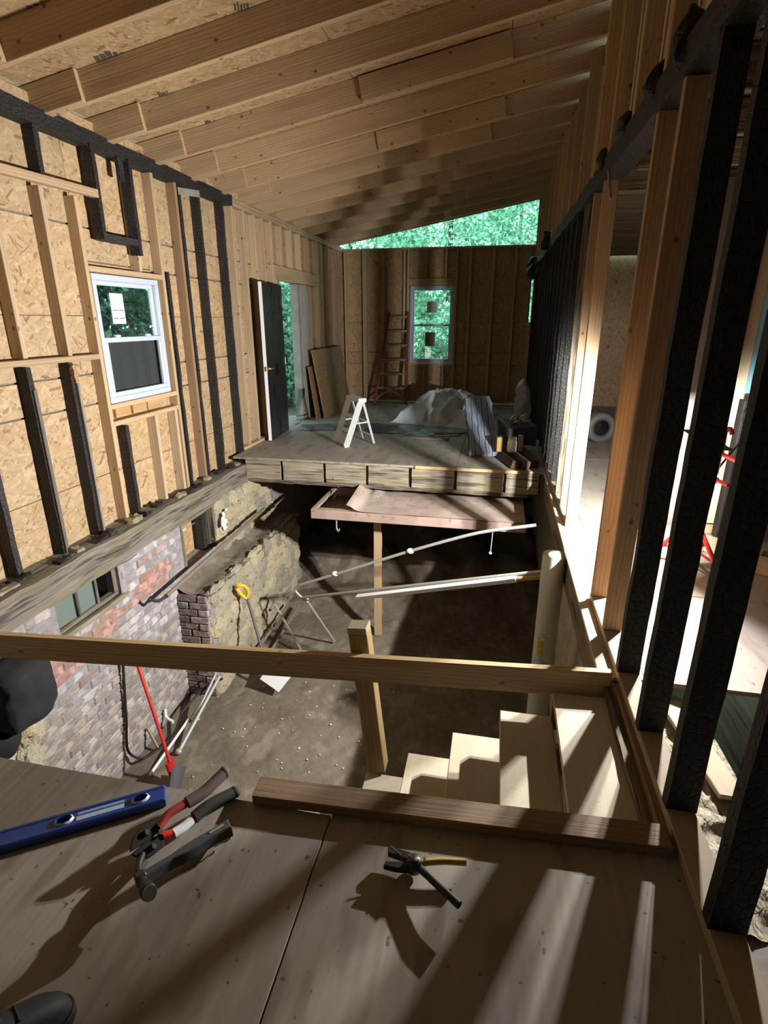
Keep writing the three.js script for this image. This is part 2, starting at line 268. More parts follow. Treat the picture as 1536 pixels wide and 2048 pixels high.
  board(wallL, 'window_sill_plate', M.wood, [0.089, 0.04, 0.96], [XL - 0.045, 0.872, -4.43], { tint: [1.08, 1.02, 0.95] });
  board(wallL, 'window_sill_plate', M.wood, [0.089, 0.04, 0.96], [XL - 0.045, 0.735, -4.43], { tint: [1.08, 1.02, 0.95] });
  for (const z of [-4.17, -4.40, -4.62]) board(wallL, 'blocking_board', M.wood, [0.03, 0.085, 0.2], [XL - 0.075, 0.805, z], { tint: [1.02, 0.86, 0.62] });
  // plates on top
  rough(wallL, 'charred_top_plate', M.char, [0.105, 0.105, 8.5], [XL - 0.04, 2.79, -2.2], { amp: 0.008, freq: 4, step: 0.1 });
  rough(wallL, 'charred_splinter', M.char, [0.03, 0.16, 0.05], [XL + 0.02, 2.66, -4.46], { amp: 0.01, freq: 14, step: 0.02 });
  board(wallL, 'loose_lath', M.greyboard, [0.012, 0.06, 0.40], [XL + 0.01, 2.70, -5.52], { rot: [0.12, 0, 0], tint: [1.2, 1.2, 1.15] });
  slab(wallL, 'top_plate', M.wood, XL - 0.089, XL, 2.75, 2.79, -6.46, -11.0); slab(wallL, 'top_plate', M.wood, XL - 0.089, XL, 2.792, 2.83, -6.46, -11.0, { tint: [0.9, 0.88, 0.82] });
  slab(wallL, 'bottom_plate', M.wood, XL - 0.089, XL, 0, 0.038, -6.27, -7.70, { tint: [1.05, 1, 0.92] });
  slab(wallL, 'bottom_plate', M.wood, XL - 0.089, XL, 0, 0.038, -9.0, -11.0);
  // the newer studs beyond the platform edge
  for (const z of [-6.45, -6.75, -7.06, -7.30, -7.58]) stud(z, 0.04, 2.75, M.wood);
  stud(-7.66, 0.04, 2.12, M.wood); stud(-9.08, 0.04, 2.04, M.wood);
  for (const z of [-7.92, -8.31, -8.68]) stud(z, 2.25, 2.75, M.wood);
  stud(-9.07, 2.25, 2.75, M.wood); for (const z of [-9.50, -9.72, -10.14, -10.55, -10.78]) stud(z, 0.04, 2.75, M.wood);
  slab(wallL, 'door_header', M.wood, XL - 0.089, XL, 2.06, 2.245, -7.62, -9.55, { tint: [0.95, 0.93, 0.85] });
  slab(wallL, 'door_jamb', M.greyboard, XL - 0.11, XL + 0.01, 0, 2.05, -8.44, -8.515, { tint: [0.9, 0.9, 0.88] });
  slab(wallL, 'door_jamb', M.greyboard, XL - 0.11, XL + 0.01, 0, 2.05, -7.685, -7.725, { tint: [0.9, 0.9, 0.88] });
  slab(wallL, 'door_threshold', M.greyboard, XL - 0.14, XL + 0.01, -0.02, 0.012, -7.725, -8.44, { tint: [1.1, 1.1, 1.1] });
}

// ---------------------------------------------------------------- roof seen from below
const ROOF = 0.178, roofY = (x) => 2.82 + ROOF * (x + 3.05), RA = Math.atan(ROOF), RC = Math.cos(RA), RS = Math.sin(RA);
const ceiling = struct('ceiling', 'sloping roof of pale rafters under strand board sheathing');
{
  // a point on the roof: distance s along the slope from x = -3.05, height n square to it, above the rafters' lower edge
  const on = (s, n, z) => [-3.05 + s * RC - n * RS, 2.82 + s * RS + n * RC, z];
  for (let i = -4; i <= 12; i++) {
    const z = -3.2 - 0.612 * i + rr(-0.012, 0.012); if (z < -10.9) continue;
    board(ceiling, 'rafter', M.wood, [4.3, 0.184, 0.038], on(1.75, 0.092, z), { rot: [0, 0, RA], tint: [0.96, 0.92, 0.85], k: 0.09 });
    if (i > -2 && i < 9) board(ceiling, 'rafter_tail', M.wood, [0.62, 0.18, 0.036], on(0.01 + rr(-0.02, 0.03), 0.09, z + 0.0385), { rot: [0, 0, RA], tint: [0.95, 0.92, 0.85] });
    if (i === 3 || i === 5 || i === 6) board(ceiling, 'rafter_splice', M.wood, [rr(0.8, 1.3), 0.17, 0.036], on(rr(2.3, 2.6), 0.088, z + 0.0385), { rot: [0, 0, RA], tint: [0.95, 0.9, 0.82] });
  }
  board(ceiling, 'end_rafter', M.wood, [4.3, 0.14, 0.038], on(1.75, 0.115, -11.02), { rot: [0, 0, RA] });
  const sheets = [-0.6, 0.62, 1.84, 3.06, 4.1];
  for (let c = 0; c + 1 < sheets.length; c++) { const off = c % 2 ? 1.2 : 0; for (let z = 2.6 + off; z > -11.2; z -= 2.44) { const z1 = Math.max(z - 2.436, -11.3), z0 = Math.min(z, 2.6); if (z0 - z1 < 0.1) continue; const w = sheets[c + 1] - sheets[c] - 0.004; board(ceiling, 'osb_sheet', M.osb, [w, 0.012, z0 - z1], on((sheets[c] + sheets[c + 1]) / 2, 0.191, (z0 + z1) / 2), { rot: [0, 0, RA], k: 0.05, grain: 0, tint: [1, 0.98, 0.94] }); } }
  board(ceiling, 'roof_deck', M.greyboard, [4.9, 0.02, 14], on(1.75, 0.21, -4.35), { rot: [0, 0, RA] });
  // grey ink stamps of the mill on the sheets
  const ink = sm({ color: 0x4a4238, roughness: 0.8 });
  for (const [s, z, L, a] of [[0.57, -3.77, 0.2, 0.35], [0.56, -4.4, 0.1, 0.35], [1.49, -3.76, 0.09, 0.35], [1.84, -4.47, 0.14, 0.35], [1.83, -5.07, 0.1, 0.35], [0.58, -5.04, 0.09, 0.35], [0.56, -5.75, 0.08, 0.35], [0.49, -6.43, 0.06, 0.35], [0.61, -3.21, 0.2, 0.35]]) {
    const g = []; for (let k = 0; k < 5; k++) g.push(new THREE.BoxGeometry(L * rr(0.10, 0.2), 0.0012, rr(0.05, 0.11)).translate((k - 2) * L * 0.2, 0, rr(-0.02, 0.02)));
    mesh(ceiling, 'mill_stamp', mergeGeometries(g), ink, on(s, 0.1845, z), [0, a, RA]).rotation.order = 'ZYX';
  }
}

// ---------------------------------------------------------------- far wall with gable opening
const wallB = struct('wall_back', 'far stud wall of bare lumber and strand board below an open gable');
{
  const Z = -11.0, top = 2.76;
  const stud = (x, y0, y1, o) => board(wallB, 'stud', M.wood, [0.038, y1 - y0, 0.089], [x, (y0 + y1) / 2, Z - 0.045], o);
  for (const x of [-3.0, -2.64, -2.60, -2.26, -1.85, -0.63, -0.22, 0.17]) stud(x, 0.04, top);
  stud(-1.78, 0.04, top); stud(-0.88, 0.04, top);
  for (const x of [-1.45, -1.08]) { stud(x, 2.28, top); stud(x, 0.04, 0.70); }
  slab(wallB, 'top_plate', M.wood, -3.05, 0.5, top, top + 0.038, Z - 0.089, Z); slab(wallB, 'bottom_plate', M.wood, -3.05, 0.5, 0, 0.038, Z - 0.089, Z);
  slab(wallB, 'window_header', M.wood, -1.76, -0.90, 2.15, 2.27, Z - 0.089, Z, { tint: [0.9, 0.85, 0.8] }); slab(wallB, 'window_sill_plate', M.wood, -1.76, -0.90, 0.70, 0.74, Z - 0.089, Z);
  const zs = [Z - 0.102, Z - 0.09];
  for (const [x0, x1] of [[-3.14, -1.92], [-1.916, -1.735], [-0.905, -0.702], [-0.698, 0.44]]) for (const [y0, y1] of [[-0.1, 0.716], [0.722, 0.935], [0.945, 1.495], [1.5, 2.8]]) slab(wallB, 'osb_sheet', M.osb, x0, x1, y0, y1, ...zs, { grain: 1, tint: [0.95, 0.9, 0.82], k: 0.06 });
  slab(wallB, 'osb_sheet', M.osb, -1.735, -0.905, 2.14, 2.8, ...zs); slab(wallB, 'osb_sheet', M.osb, -1.735, -0.905, -0.1, 0.75, ...zs);
  for (const [x0, x1, y0, y1] of [[-3.2, -1.735, -0.3, 2.8], [-0.905, 0.47, -0.3, 2.8], [-1.735, -0.905, 2.14, 2.8], [-1.735, -0.905, -0.3, 0.75]]) slab(wallB, 'siding', M.greyboard, x0, x1, y0, y1, Z - 0.13, Z - 0.108, { tint: [0.75, 0.7, 0.66] });
  slab(wallB, 'osb_sheet', M.osb, 0.505, 2.8, -0.5, 3.6, Z - 0.13, Z - 0.09, { tint: [0.9, 0.86, 0.8] }); slab(wallB, 'osb_sheet', M.osb, 0.44, 0.505, -0.1, 1.5, ...zs); slab(wallB, 'osb_sheet', M.osb, 0.44, 0.505, 2.24, 2.8, ...zs);
}

// ---------------------------------------------------------------- right wall: open studs, burnt near the camera, charred plate, new studs above
const wallR = struct('wall_right', 'open stud wall on the right, burnt studs and charred top plate');
wallR.position.set(0.645, 0, 0); wallR.rotation.y = 0.013;
{
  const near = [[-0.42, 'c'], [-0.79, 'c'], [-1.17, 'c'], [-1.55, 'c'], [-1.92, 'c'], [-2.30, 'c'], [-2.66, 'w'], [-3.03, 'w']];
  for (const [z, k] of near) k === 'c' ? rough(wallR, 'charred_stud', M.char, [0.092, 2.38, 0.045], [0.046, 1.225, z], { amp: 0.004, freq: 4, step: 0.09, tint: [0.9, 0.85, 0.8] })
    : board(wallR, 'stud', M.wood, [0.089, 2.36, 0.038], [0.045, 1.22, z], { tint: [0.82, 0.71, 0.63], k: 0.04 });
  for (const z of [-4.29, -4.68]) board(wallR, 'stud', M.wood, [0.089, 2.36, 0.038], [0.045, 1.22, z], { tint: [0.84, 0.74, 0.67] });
  board(wallR, 'stud', M.oldwood, [0.089, 2.36, 0.038], [0.045, 1.22, -5.07], { tint: [0.9, 0.82, 0.72] });
  for (let z = -5.48; z > -10.9; z -= 0.405) rough(wallR, 'charred_stud', M.char, [0.092, 2.38, 0.045], [0.046, 1.225, z], { amp: 0.006, freq: 4, step: 0.12, tint: [0.8, 0.75, 0.7] });
  slab(wallR, 'bottom_plate', M.ply, 0, 0.09, 0.001, 0.038, -0.2, -3.06, { tint: [0.6, 0.55, 0.5] });
  slab(wallR, 'bottom_plate', M.ply, 0, 0.09, 0.001, 0.038, -4.26, -11, { tint: [0.6, 0.55, 0.5] });
  rough(wallR, 'charred_top_plate', M.char, [0.13, 0.12, 11.3], [0.05, 2.46, -5.5], { amp: 0.014, freq: 3, step: 0.12 });
  for (const z of [-2.35, -2.95, -3.52, -4.16, -4.75, -5.56, -6.2, -6.82, -7.4, -8.0, -8.6, -9.2, -9.8, -10.4, -11.0]) board(wallR, 'upper_stud', M.wood, [0.089, 1.02, 0.038], [0.03, 3.02, z], { tint: [0.97, 0.93, 0.86] });
  for (let z = 2; z > -11; z -= 1.22) slab(wallR, 'plywood_sheet', M.ply, 0.09, 0.1, 2.53, 3.62, z, z - 1.216, { tint: [1, 0.95, 0.88] });
  // charred lumps left hanging at the far end of the plate
  for (const [x, y, z, s] of [[-0.06, 2.36, -10.4, 0.2], [0.02, 2.30, -9.6, 0.17], [-0.02, 2.52, -4.35, 0.07], [-0.02, 2.53, -3.7, 0.09], [-0.01, 2.54, -3.1, 0.1], [0.0, 2.55, -2.7, 0.12], [-0.05, 2.5, -8.2, 0.14]]) { const g = new THREE.IcosahedronGeometry(s * 0.6, 4); g.scale(0.8, 1.3, 1); warpGeo(g, s * 0.4, 7 / (s * 10), x * 9 + z); boxUV(g, 1); paint(g, [1, 1, 1]); mesh(wallR, 'charred_fragment', g, M.char, [x, y, z]); }
  beamAB(wallR, 'loose_lath', M.greyboard, [-0.012, 2.42, -4.1], [-0.012, 2.22, -3.9], 0.012, 0.02);
}

// ---------------------------------------------------------------- floors
const floor = struct('floor', 'scuffed plywood subfloor deck in the foreground');
{
  slab(floor, 'plywood_sheet', M.deck, -3.0, -0.447, -0.02, 0, 2.2, -1.318, { k: 0.02, grain: 0, bevel: 0.002 });
  slab(floor, 'plywood_sheet', M.deck, -0.443, 0.72, -0.02, 0, 2.2, -1.425, { k: 0.02, grain: 0, bevel: 0.002, tint: [1, 0.99, 0.96] });
  slab(floor, 'rim_joist', M.oldwood, -2.9, 0.62, -0.24, -0.021, -1.26, -1.30, { tint: OLD });
  for (let x = -2.7; x < 0.6; x += 0.42) slab(floor, 'joist', M.oldwood, x, x + 0.04, -0.24, -0.021, 2.2, -1.258, { tint: OLD });
}
const floorP = struct('floor_platform', 'far plywood floor platform with old joist ends showing below');
{
  slab(floorP, 'plywood_sheet', M.deck, -3.05, -0.402, -0.026, 0, -5.93, -8.37, { k: 0.03, grain: 0, tint: [1, 1, 1] }); slab(floorP, 'plywood_sheet', M.deck, -0.398, 0.72, -0.026, 0, -5.93, -8.37, { k: 0.03, grain: 0, tint: [1, 1, 1] });
  slab(floorP, 'plywood_sheet', M.deck, -3.05, -1.0, -0.026, 0, -8.374, -11.0, { k: 0.03, grain: 0, tint: [1, 1, 1] }); slab(floorP, 'plywood_sheet', M.deck, -0.996, 0.72, -0.026, 0, -8.374, -11.0, { k: 0.03, grain: 0, tint: [1, 1, 1] });
  slab(floorP, 'edge_strip', M.wood, -0.85, 0.30, -0.03, 0.004, -5.905, -5.929, { tint: [1.25, 1.2, 0.95] });
  const xs = [-2.93, -2.46, -1.935, -1.425, -0.925, -0.415, 0.12, 0.5];
  for (let i = 0; i + 1 < xs.length; i++) rough(floorP, 'rim_block', M.oldwood, [xs[i + 1] - xs[i] - 0.035, 0.225, 0.05], [(xs[i] + xs[i + 1]) / 2 + 0.017, -0.145, -5.965], { amp: 0.006, freq: 8, step: 0.05, tint: [1.35, 1.33, 1.28], grain: 0 });
  for (let i = 1; i < xs.length; i++) slab(floorP, 'joist', M.oldwood, xs[i] - 0.02, xs[i] + 0.02, -0.255, -0.03, -6.0, -10.9, { tint: OLD });
  rough(floorP, 'rotten_ledger', M.oldwood, [3.3, 0.045, 0.05], [-1.25, -0.283, -5.99], { amp: 0.012, freq: 5, step: 0.05, grain: 0, tint: [0.8, 0.75, 0.7] });
}
const floorR = struct('floor_side_room', 'plywood floor of the side room behind the open studs');
{
  slab(floorR, 'plywood_sheet', M.deck, 0.74, 2.75, -0.022, 0, -2.29, -3.2, { grain: 0, tint: [1.06, 1, 1], k: 0.02 }); slab(floorR, 'plywood_sheet', M.deck, 0.74, 2.75, -0.022, 0, -3.206, -4.2, { grain: 0, tint: [1.06, 1, 1], k: 0.04 });
  slab(floorR, 'plywood_sheet', M.deck, 0.72, 2.75, -0.022, 0, -4.206, -6.64, { grain: 0, tint: [1.02, 1, 1], k: 0.02 });
  slab(floorR, 'plywood_sheet', M.deck, 0.70, 2.75, -0.022, 0, -6.644, -11.1, { grain: 0, k: 0.02 });
  slab(floorR, 'sill_strip', M.ply, 0.54, 0.74, -0.024, 0, -2.29, -6.0, { tint: [0.7, 0.66, 0.62], grain: 2 });
  rough(floorR, 'sill_beam', M.oldwood, [0.14, 0.24, 4.9], [0.63, -0.145, -3.6], { amp: 0.006, tint: [0.85, 0.75, 0.65], grain: 2 });
  slab(floorR, 'plywood_sheet', M.deck, 0.72, 2.75, -0.13, -0.11, 2.2, -1.3, { k: 0.02, tint: [0.8, 0.8, 0.8] });
  slab(floorR, 'crawlspace_bed', M.oldwood, 0.6, 2.77, -0.50, -0.46, 2.2, -3.0, { tint: [0.75, 0.7, 0.66] });
  beamAB(floorR, 'loose_board', M.ply, [0.84, -0.07, -2.26], [0.93, -0.09, -1.75], 0.11, 0.02, { tint: [0.9, 0.88, 0.86] });
  const g = new THREE.PlaneGeometry(0.32, 1.1, 24, 60); g.rotateX(-Math.PI / 2); warpGeo(g, 0.03, 9); const m = mesh(floorR, 'rubble_fill', g, M.stone, [0.80, -0.11, -1.8]); paint(g, [0.8, 0.75, 0.7]);
}
const floorB = struct('floor_basement', 'packed earth floor of the cellar pit');
{
  const g = new THREE.PlaneGeometry(4.6, 12.5, 90, 220); g.rotateX(-Math.PI / 2); g.translate(-1.05, -2.1, -4.6);
  const p = g.attributes.position; for (let i = 0; i < p.count; i++) { const x = p.getX(i), z = p.getZ(i); let y = 0.03 * noise3(x * 1.1, 3, z * 1.1) + 0.012 * noise3(x * 5, 1, z * 5) + 0.006 * noise3(x * 14, 1, z * 14); y += 0.55 * sstep(-6.0, -7.4, z) * (0.8 + 0.4 * noise3(x * 2, 5, z * 2)); p.setY(i, p.getY(i) + y); }
  boxUV(g, 0, [0, 0]); g.computeVertexNormals(); mesh(floorB, 'earth', g, M.dirt);
}

// ---------------------------------------------------------------- cellar walls
const wallF = struct('wall_foundation', 'whitewashed brick and rubble foundation under the left wall');
const FX = -2.9;
{
  rough(wallF, 'sill_beam', M.oldwood, [0.30, 0.235, 6.7], [-3.05, -0.207, -2.75], { amp: 0.016, freq: 3.2, step: 0.06, tint: [0.84, 0.86, 0.9], grain: 2 });
  const ms = (x0, x1, y0, y1, z0, z1) => { const [s, a] = box(x0, x1, y0, y1, z0, z1); mesh(wallF, 'mortar', boxUV(new THREE.BoxGeometry(...s), 2), M.mortar, a); };
  ms(-3.25, FX - 0.004, -2.2, -0.575, 2.2, -4.46); ms(-3.25, FX - 0.004, -0.575, -0.3, 2.2, -2.85); ms(-3.25, FX - 0.004, -0.575, -0.3, -3.52, -4.46); ms(-3.25, FX - 0.004, -2.2, -0.79, -4.46, -5.08); ms(-3.25, FX - 0.004, -2.2, -0.3, -5.08, -11.2);
  // bricks, one by one, in running bond
  const CH = 0.0755, tones = [[0.60, 0.55, 0.57], [0.54, 0.50, 0.53], [0.66, 0.64, 0.66], [0.54, 0.49, 0.48], [0.60, 0.53, 0.50], [0.62, 0.60, 0.62]];
  const bg = []; for (let v = 0; v < 6; v++) { const g = boxUV(cbox(0.05, 0.068, 0.202, 0.009), 2, [v * 0.31, v * 0.17]); warpGeo(g, 0.005, 16, v * 9); bg.push(g); }
  const tinted = new Map(); const tint = (v, t) => { const k = v + ':' + t.map((x) => x.toFixed(2)).join(); if (!tinted.has(k)) tinted.set(k, paint(bg[v].clone(), t)); return tinted.get(k); };
  for (let r = 0; r < 23; r++) { const y = -0.345 - r * CH; for (let c = 0; c < 12; c++) { const z = -1.86 - c * 0.21 - (r % 2) * 0.105; if (z < -4.36) continue; if (y > -0.60 && z < -2.74 && z > -3.62) continue;
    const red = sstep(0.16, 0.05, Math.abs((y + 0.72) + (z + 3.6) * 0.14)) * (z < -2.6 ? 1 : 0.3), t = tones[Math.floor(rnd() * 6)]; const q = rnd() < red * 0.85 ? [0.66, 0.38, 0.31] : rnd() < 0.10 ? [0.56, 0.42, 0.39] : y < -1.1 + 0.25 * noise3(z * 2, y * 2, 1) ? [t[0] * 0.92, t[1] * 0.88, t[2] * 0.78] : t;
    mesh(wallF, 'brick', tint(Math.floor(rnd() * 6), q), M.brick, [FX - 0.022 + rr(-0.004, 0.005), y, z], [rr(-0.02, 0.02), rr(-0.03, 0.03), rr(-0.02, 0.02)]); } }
  slab(wallF, 'window_ledge', M.oldwood, FX - 0.2, FX + 0.02, -0.615, -0.575, -2.80, -3.58, { tint: [1.1, 1.12, 1.1] });
  for (let i = 0; i < 16; i++) { const z = -2.55 - i * 0.225 + rr(-0.08, 0.08); rough(wallF, 'rubble_lump', i % 3 ? M.char : M.oldwood, [rr(0.04, 0.08), rr(0.02, 0.045), rr(0.06, 0.16)], [-2.99 + rr(-0.03, 0.03), -0.078, z], { amp: 0.02, freq: 14, step: 0.02, tint: i % 3 ? [1.3, 1.2, 1.1] : [1.2, 1.15, 1.1] }); }
  for (const [y, z, s] of [[-0.47, -5.20, 0.03], [-0.53, -5.17, 0.045], [-0.55, -5.23, 0.03], [-0.62, -5.21, 0.035], [-0.44, -5.27, 0.02]]) { const g = new THREE.IcosahedronGeometry(s, 2); g.scale(0.3, 1, 1); warpGeo(g, s * 0.5, 12, y * 30); boxUV(g, 1); paint(g, [1.6, 1.6, 1.5]); mesh(wallF, 'plaster_chip', g, M.stone, [-2.845, y, z]); }
  // pier: brick front, rubble side, earth on top
  ms(FX - 0.02, -2.585, -2.2, -0.97, -4.27, -6.7);
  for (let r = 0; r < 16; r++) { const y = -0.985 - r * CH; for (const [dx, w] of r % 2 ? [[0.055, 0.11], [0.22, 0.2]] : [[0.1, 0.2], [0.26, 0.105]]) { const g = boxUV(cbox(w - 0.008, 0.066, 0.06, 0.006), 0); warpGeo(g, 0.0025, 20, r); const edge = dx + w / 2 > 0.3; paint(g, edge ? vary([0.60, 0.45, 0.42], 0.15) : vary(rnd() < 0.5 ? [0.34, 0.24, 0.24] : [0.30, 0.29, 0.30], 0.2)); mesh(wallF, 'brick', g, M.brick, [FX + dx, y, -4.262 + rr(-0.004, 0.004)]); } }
  const sg = []; for (let v = 0; v < 8; v++) { const g = new THREE.IcosahedronGeometry(1, 4); warpGeo(g, 0.26, 1.7, v * 13.7); sg.push(boxUV(g, 1, [v, v * 0.3])); }
  const sc = new Map(); const stoneG = (v, t) => { const k = v + '_' + t; if (!sc.has(k)) sc.set(k, paint(sg[v].clone(), [[1.15, 1.10, 1.0], [0.98, 0.95, 0.9], [1.2, 1.12, 0.95], [0.8, 0.78, 0.76]][t])); return sc.get(k); };
  const stone = (x, y, z, sx, sy, sz) => { const o = mesh(wallF, 'stone', stoneG(Math.floor(rnd() * 8), Math.floor(rnd() * 4)), M.stone, [x, y, z], [rr(-0.3, 0.3), 0, 0]); o.scale.set(sx, sy, sz); };
  for (let r = 0; r < 7; r++) for (let c = 0; c < 13; c++) stone(-2.60 + rr(-0.01, 0.015), -1.03 - r * 0.165 + rr(-0.02, 0.02), -4.38 - c * 0.18 - (r % 2) * 0.09 + rr(-0.03, 0.03), rr(0.04, 0.06), rr(0.09, 0.125), rr(0.10, 0.16));
  for (let r = 0; r < 4; r++) for (let c = 0; c < 9; c++) stone(-2.93 + 0.04 * noise3(r, c, 3), -0.39 - r * 0.155, -5.2 - c * 0.165 - (r % 2) * 0.08, rr(0.05, 0.09), rr(0.085, 0.12), rr(0.10, 0.15));
  const g = new THREE.PlaneGeometry(0.42, 2.5, 16, 90); g.rotateX(-Math.PI / 2); const p = g.attributes.position; for (let i = 0; i < p.count; i++) p.setY(i, 0.05 * noise3(p.getX(i) * 4, 2, p.getZ(i) * 3) + 0.02 * noise3(p.getX(i) * 13, 2, p.getZ(i) * 13) + 0.1 * sstep(0.0, -0.2, p.getX(i))); boxUV(g, 0); g.computeVertexNormals(); mesh(wallF, 'earth_ledge', g, M.dirt, [-2.76, -0.955, -5.5]);
  // broken stones at the near end
  for (const [x, y, z, sx, sy, sz] of [[-2.84, -0.95, -2.36, 0.09, 0.16, 0.1], [-2.82, -1.2, -2.28, 0.10, 0.2, 0.12], [-2.84, -1.55, -2.3, 0.1, 0.24, 0.14], [-2.82, -1.9, -2.25, 0.12, 0.22, 0.16], [-2.8, -1.45, -2.05, 0.13, 0.3, 0.14], [-2.78, -1.9, -2.0, 0.15, 0.25, 0.16], [-2.84, -1.02, -2.12, 0.1, 0.22, 0.12]]) stone(x, y, z, sx, sy, sz);
}
{ const w = struct('wall_basement', 'dark cellar walls beyond the pit');
  const ms = (x0, x1, y0, y1, z0, z1) => { const [s, a] = box(x0, x1, y0, y1, z0, z1); const g = boxUV(new THREE.BoxGeometry(...s, 20, 8, 40), 2); warpGeo(g, 0.03, 2); paint(g, [0.8, 0.77, 0.72]); mesh(w, 'rubble_face', g, M.stone, a); };
  ms(0.72, 1.0, -2.3, -0.14, 2.2, -10.5); ms(-3.2, 1, -2.3, -0.14, -10.3, -10.6); ms(-3.2, 1, -2.3, -0.14, 1.8, 2.2);
}
{ // shell outside the frame
  const w = struct('wall_front', 'plywood wall behind the photographer'); slab(w, 'plywood_sheet', M.osb, -3.2, 2.8, -0.3, 4, 2.2, 2.24, { tint: [0.9, 0.86, 0.8] });
}

// ---------------------------------------------------------------- side room
const room2 = struct('wall_side_room', 'side room walls and old plank ceiling seen through the studs');
{
  slab(room2, 'plywood_sheet', M.ply, 2.75, 2.77, -0.5, 3.0, 2.24, -11.1, { tint: [0.95, 0.92, 0.88] });
  slab(room2, 'partition_panel', M.ply, 1.58, 2.75, 0.05, 2.4, -4.44, -4.425, { tint: [0.9, 0.82, 0.72], grain: 1 });
  slab(room2, 'partition_plate', M.wood, 1.55, 2.75, 0.0, 0.045, -4.42, -4.33, { tint: [0.9, 0.84, 0.78] });
  board(room2, 'stud', M.wood, [0.045, 2.5, 0.09], [1.80, 1.25, -4.12], { tint: [1.05, 0.98, 0.85] });
  board(room2, 'stud', M.wood, [0.045, 2.4, 0.09], [1.585, 1.2, -4.37], { tint: [0.9, 0.8, 0.68] });
  slab(room2, 'foam_board', sm({ color: 0x6c9fb5, roughness: 0.8 }), 1.72, 2.2, 1.05, 2.0, -4.41, -4.385);
  for (let i = 0; i < 4; i++) slab(room2, 'joist', M.oldwood, 0.76, 2.75, 2.42, 2.58, -2.9 - i * 0.62, -2.94 - i * 0.62, { tint: [1, 0.93, 0.86] });
  for (let z = 2.1; z > -11; z -= 0.19) slab(room2, 'ceiling_plank', M.oldwood, 0.72, 2.75, 2.585, 2.605, z, z - 0.15 - rr(0, 0.02), { tint: vary([1, 0.92, 0.84], 0.15), grain: 0 });
  slab(room2, 'ceiling_cover', M.char, 0.7, 2.8, 2.66, 2.68, 2.2, -11.0);
  slab(room2, 'old_post', M.greyboard, 1.36, 1.43, 0.0, 2.42, -4.52, -4.46, { tint: [0.62, 0.6, 0.6] }); slab(room2, 'post_trim', M.wood, 1.345, 1.359, 0.1, 2.42, -4.52, -4.46, { tint: [0.8, 0.75, 0.65] });
}

// ---------------------------------------------------------------- windows and door
function sashWindow(name, label, w, h, at, ry, screen) { // faces +z, centred on its sill
  const t = new THREE.Group(); t.name = name; t.userData = { kind: 'structure', label, category: 'window' }; t.position.set(...at); t.rotation.y = ry; scene.add(t);
  const fr = 0.045, d = 0.07;
  const bars = (n, x0, x1, y0, y1, z, b, dep, par) => { for (const [a, c, e, f] of [[x0, x1, y0, y0 + b], [x0, x1, y1 - b, y1], [x0, x0 + b, y0 + b, y1 - b], [x1 - b, x1, y0 + b, y1 - b]]) slab(par, n, M.vinyl, a, c, e, f, z - dep / 2, z + dep / 2, { bevel: 0.004 }); };
  bars('frame', -w / 2, w / 2, 0, h, 0, fr, d, t);
  const mid = h * 0.5;
  const up = new THREE.Group(); up.name = 'upper_sash'; t.add(up); bars('sash_rail', -w / 2 + fr, w / 2 - fr, mid - 0.02, h - fr, -0.014, 0.034, 0.026, up);
  slab(up, 'pane', M.glass, -w / 2 + fr + 0.034, w / 2 - fr - 0.034, mid + 0.014, h - fr - 0.034, -0.016, -0.012);
  const lo = new THREE.Group(); lo.name = 'lower_sash'; t.add(lo); bars('sash_rail', -w / 2 + fr, w / 2 - fr, fr, mid + 0.02, 0.016, 0.038, 0.028, lo);
  slab(lo, 'pane', M.glass, -w / 2 + fr + 0.038, w / 2 - fr - 0.038, fr + 0.038, mid - 0.018, 0.014, 0.018);
  if (screen) slab(lo, 'insect_screen', screen, -w / 2 + fr, w / 2 - fr, fr, mid, -0.032, -0.030);
  for (const s of [-0.24, 0.24]) slab(lo, 'sash_lock', M.vinyl, s * w - 0.03, s * w + 0.03, mid + 0.02, mid + 0.04, 0.005, 0.03, { bevel: 0.006 });
  return t;
}
function sticker(parent, w, h, at, lines = true, tone = '#e9ecec') {
  const cv = document.createElement('canvas'); cv.width = 192; cv.height = 256; const g = cv.getContext('2d'); g.fillStyle = tone; g.fillRect(0, 0, 192, 256);
  if (lines) { g.fillStyle = '#8d969c'; for (let y = 22; y < 92; y += 9) g.fillRect(16, y, 120 + 40 * rnd(), 2.5); for (const [x, y] of [[16, 104], [104, 104]]) for (let k = 0; k < 4; k++) { g.fillStyle = k % 2 ? '#39424a' : '#7d868c'; g.fillRect(x, y + k * 34, 74, k % 2 ? 7 : 3); for (let j = 1; j < 3; j++) { g.fillStyle = '#b3babd'; g.fillRect(x, y + k * 34 + 8 + j * 6, 66, 2); } } }
  const t = new THREE.CanvasTexture(cv); t.colorSpace = THREE.SRGBColorSpace; const m = sm({ map: t, roughness: 0.7 }); const o = mesh(parent, 'sticker', new THREE.BoxGeometry(w, h, 0.0012), m, at); return o;
}
const win1 = sashWindow('window_1', 'white vinyl sash window in the left wall with a paper sticker', 0.87, 0.985, [XL - 0.06, 0.893, -4.425], Math.PI / 2, new THREE.MeshPhysicalMaterial({ color: 0x3f4649, roughness: 0.5, transmission: 0.35, thickness: 0 }));
sticker(win1, 0.165, 0.235, [-0.12, 0.735, -0.008]); slab(win1, 'sticker_strip', M.white, -0.405, -0.375, 0.58, 0.86, 0.0, 0.003);
const win2 = sashWindow('window_2', 'white vinyl sash window in the far wall', 0.83, 1.39, [-1.32, 0.75, -11.05], 0);
sticker(win2, 0.20, 0.2, [0.0, 1.02, -0.008], true, '#cfd8dc'); sticker(win2, 0.19, 0.26, [-0.02, 0.44, 0.022], false, '#7b7470');
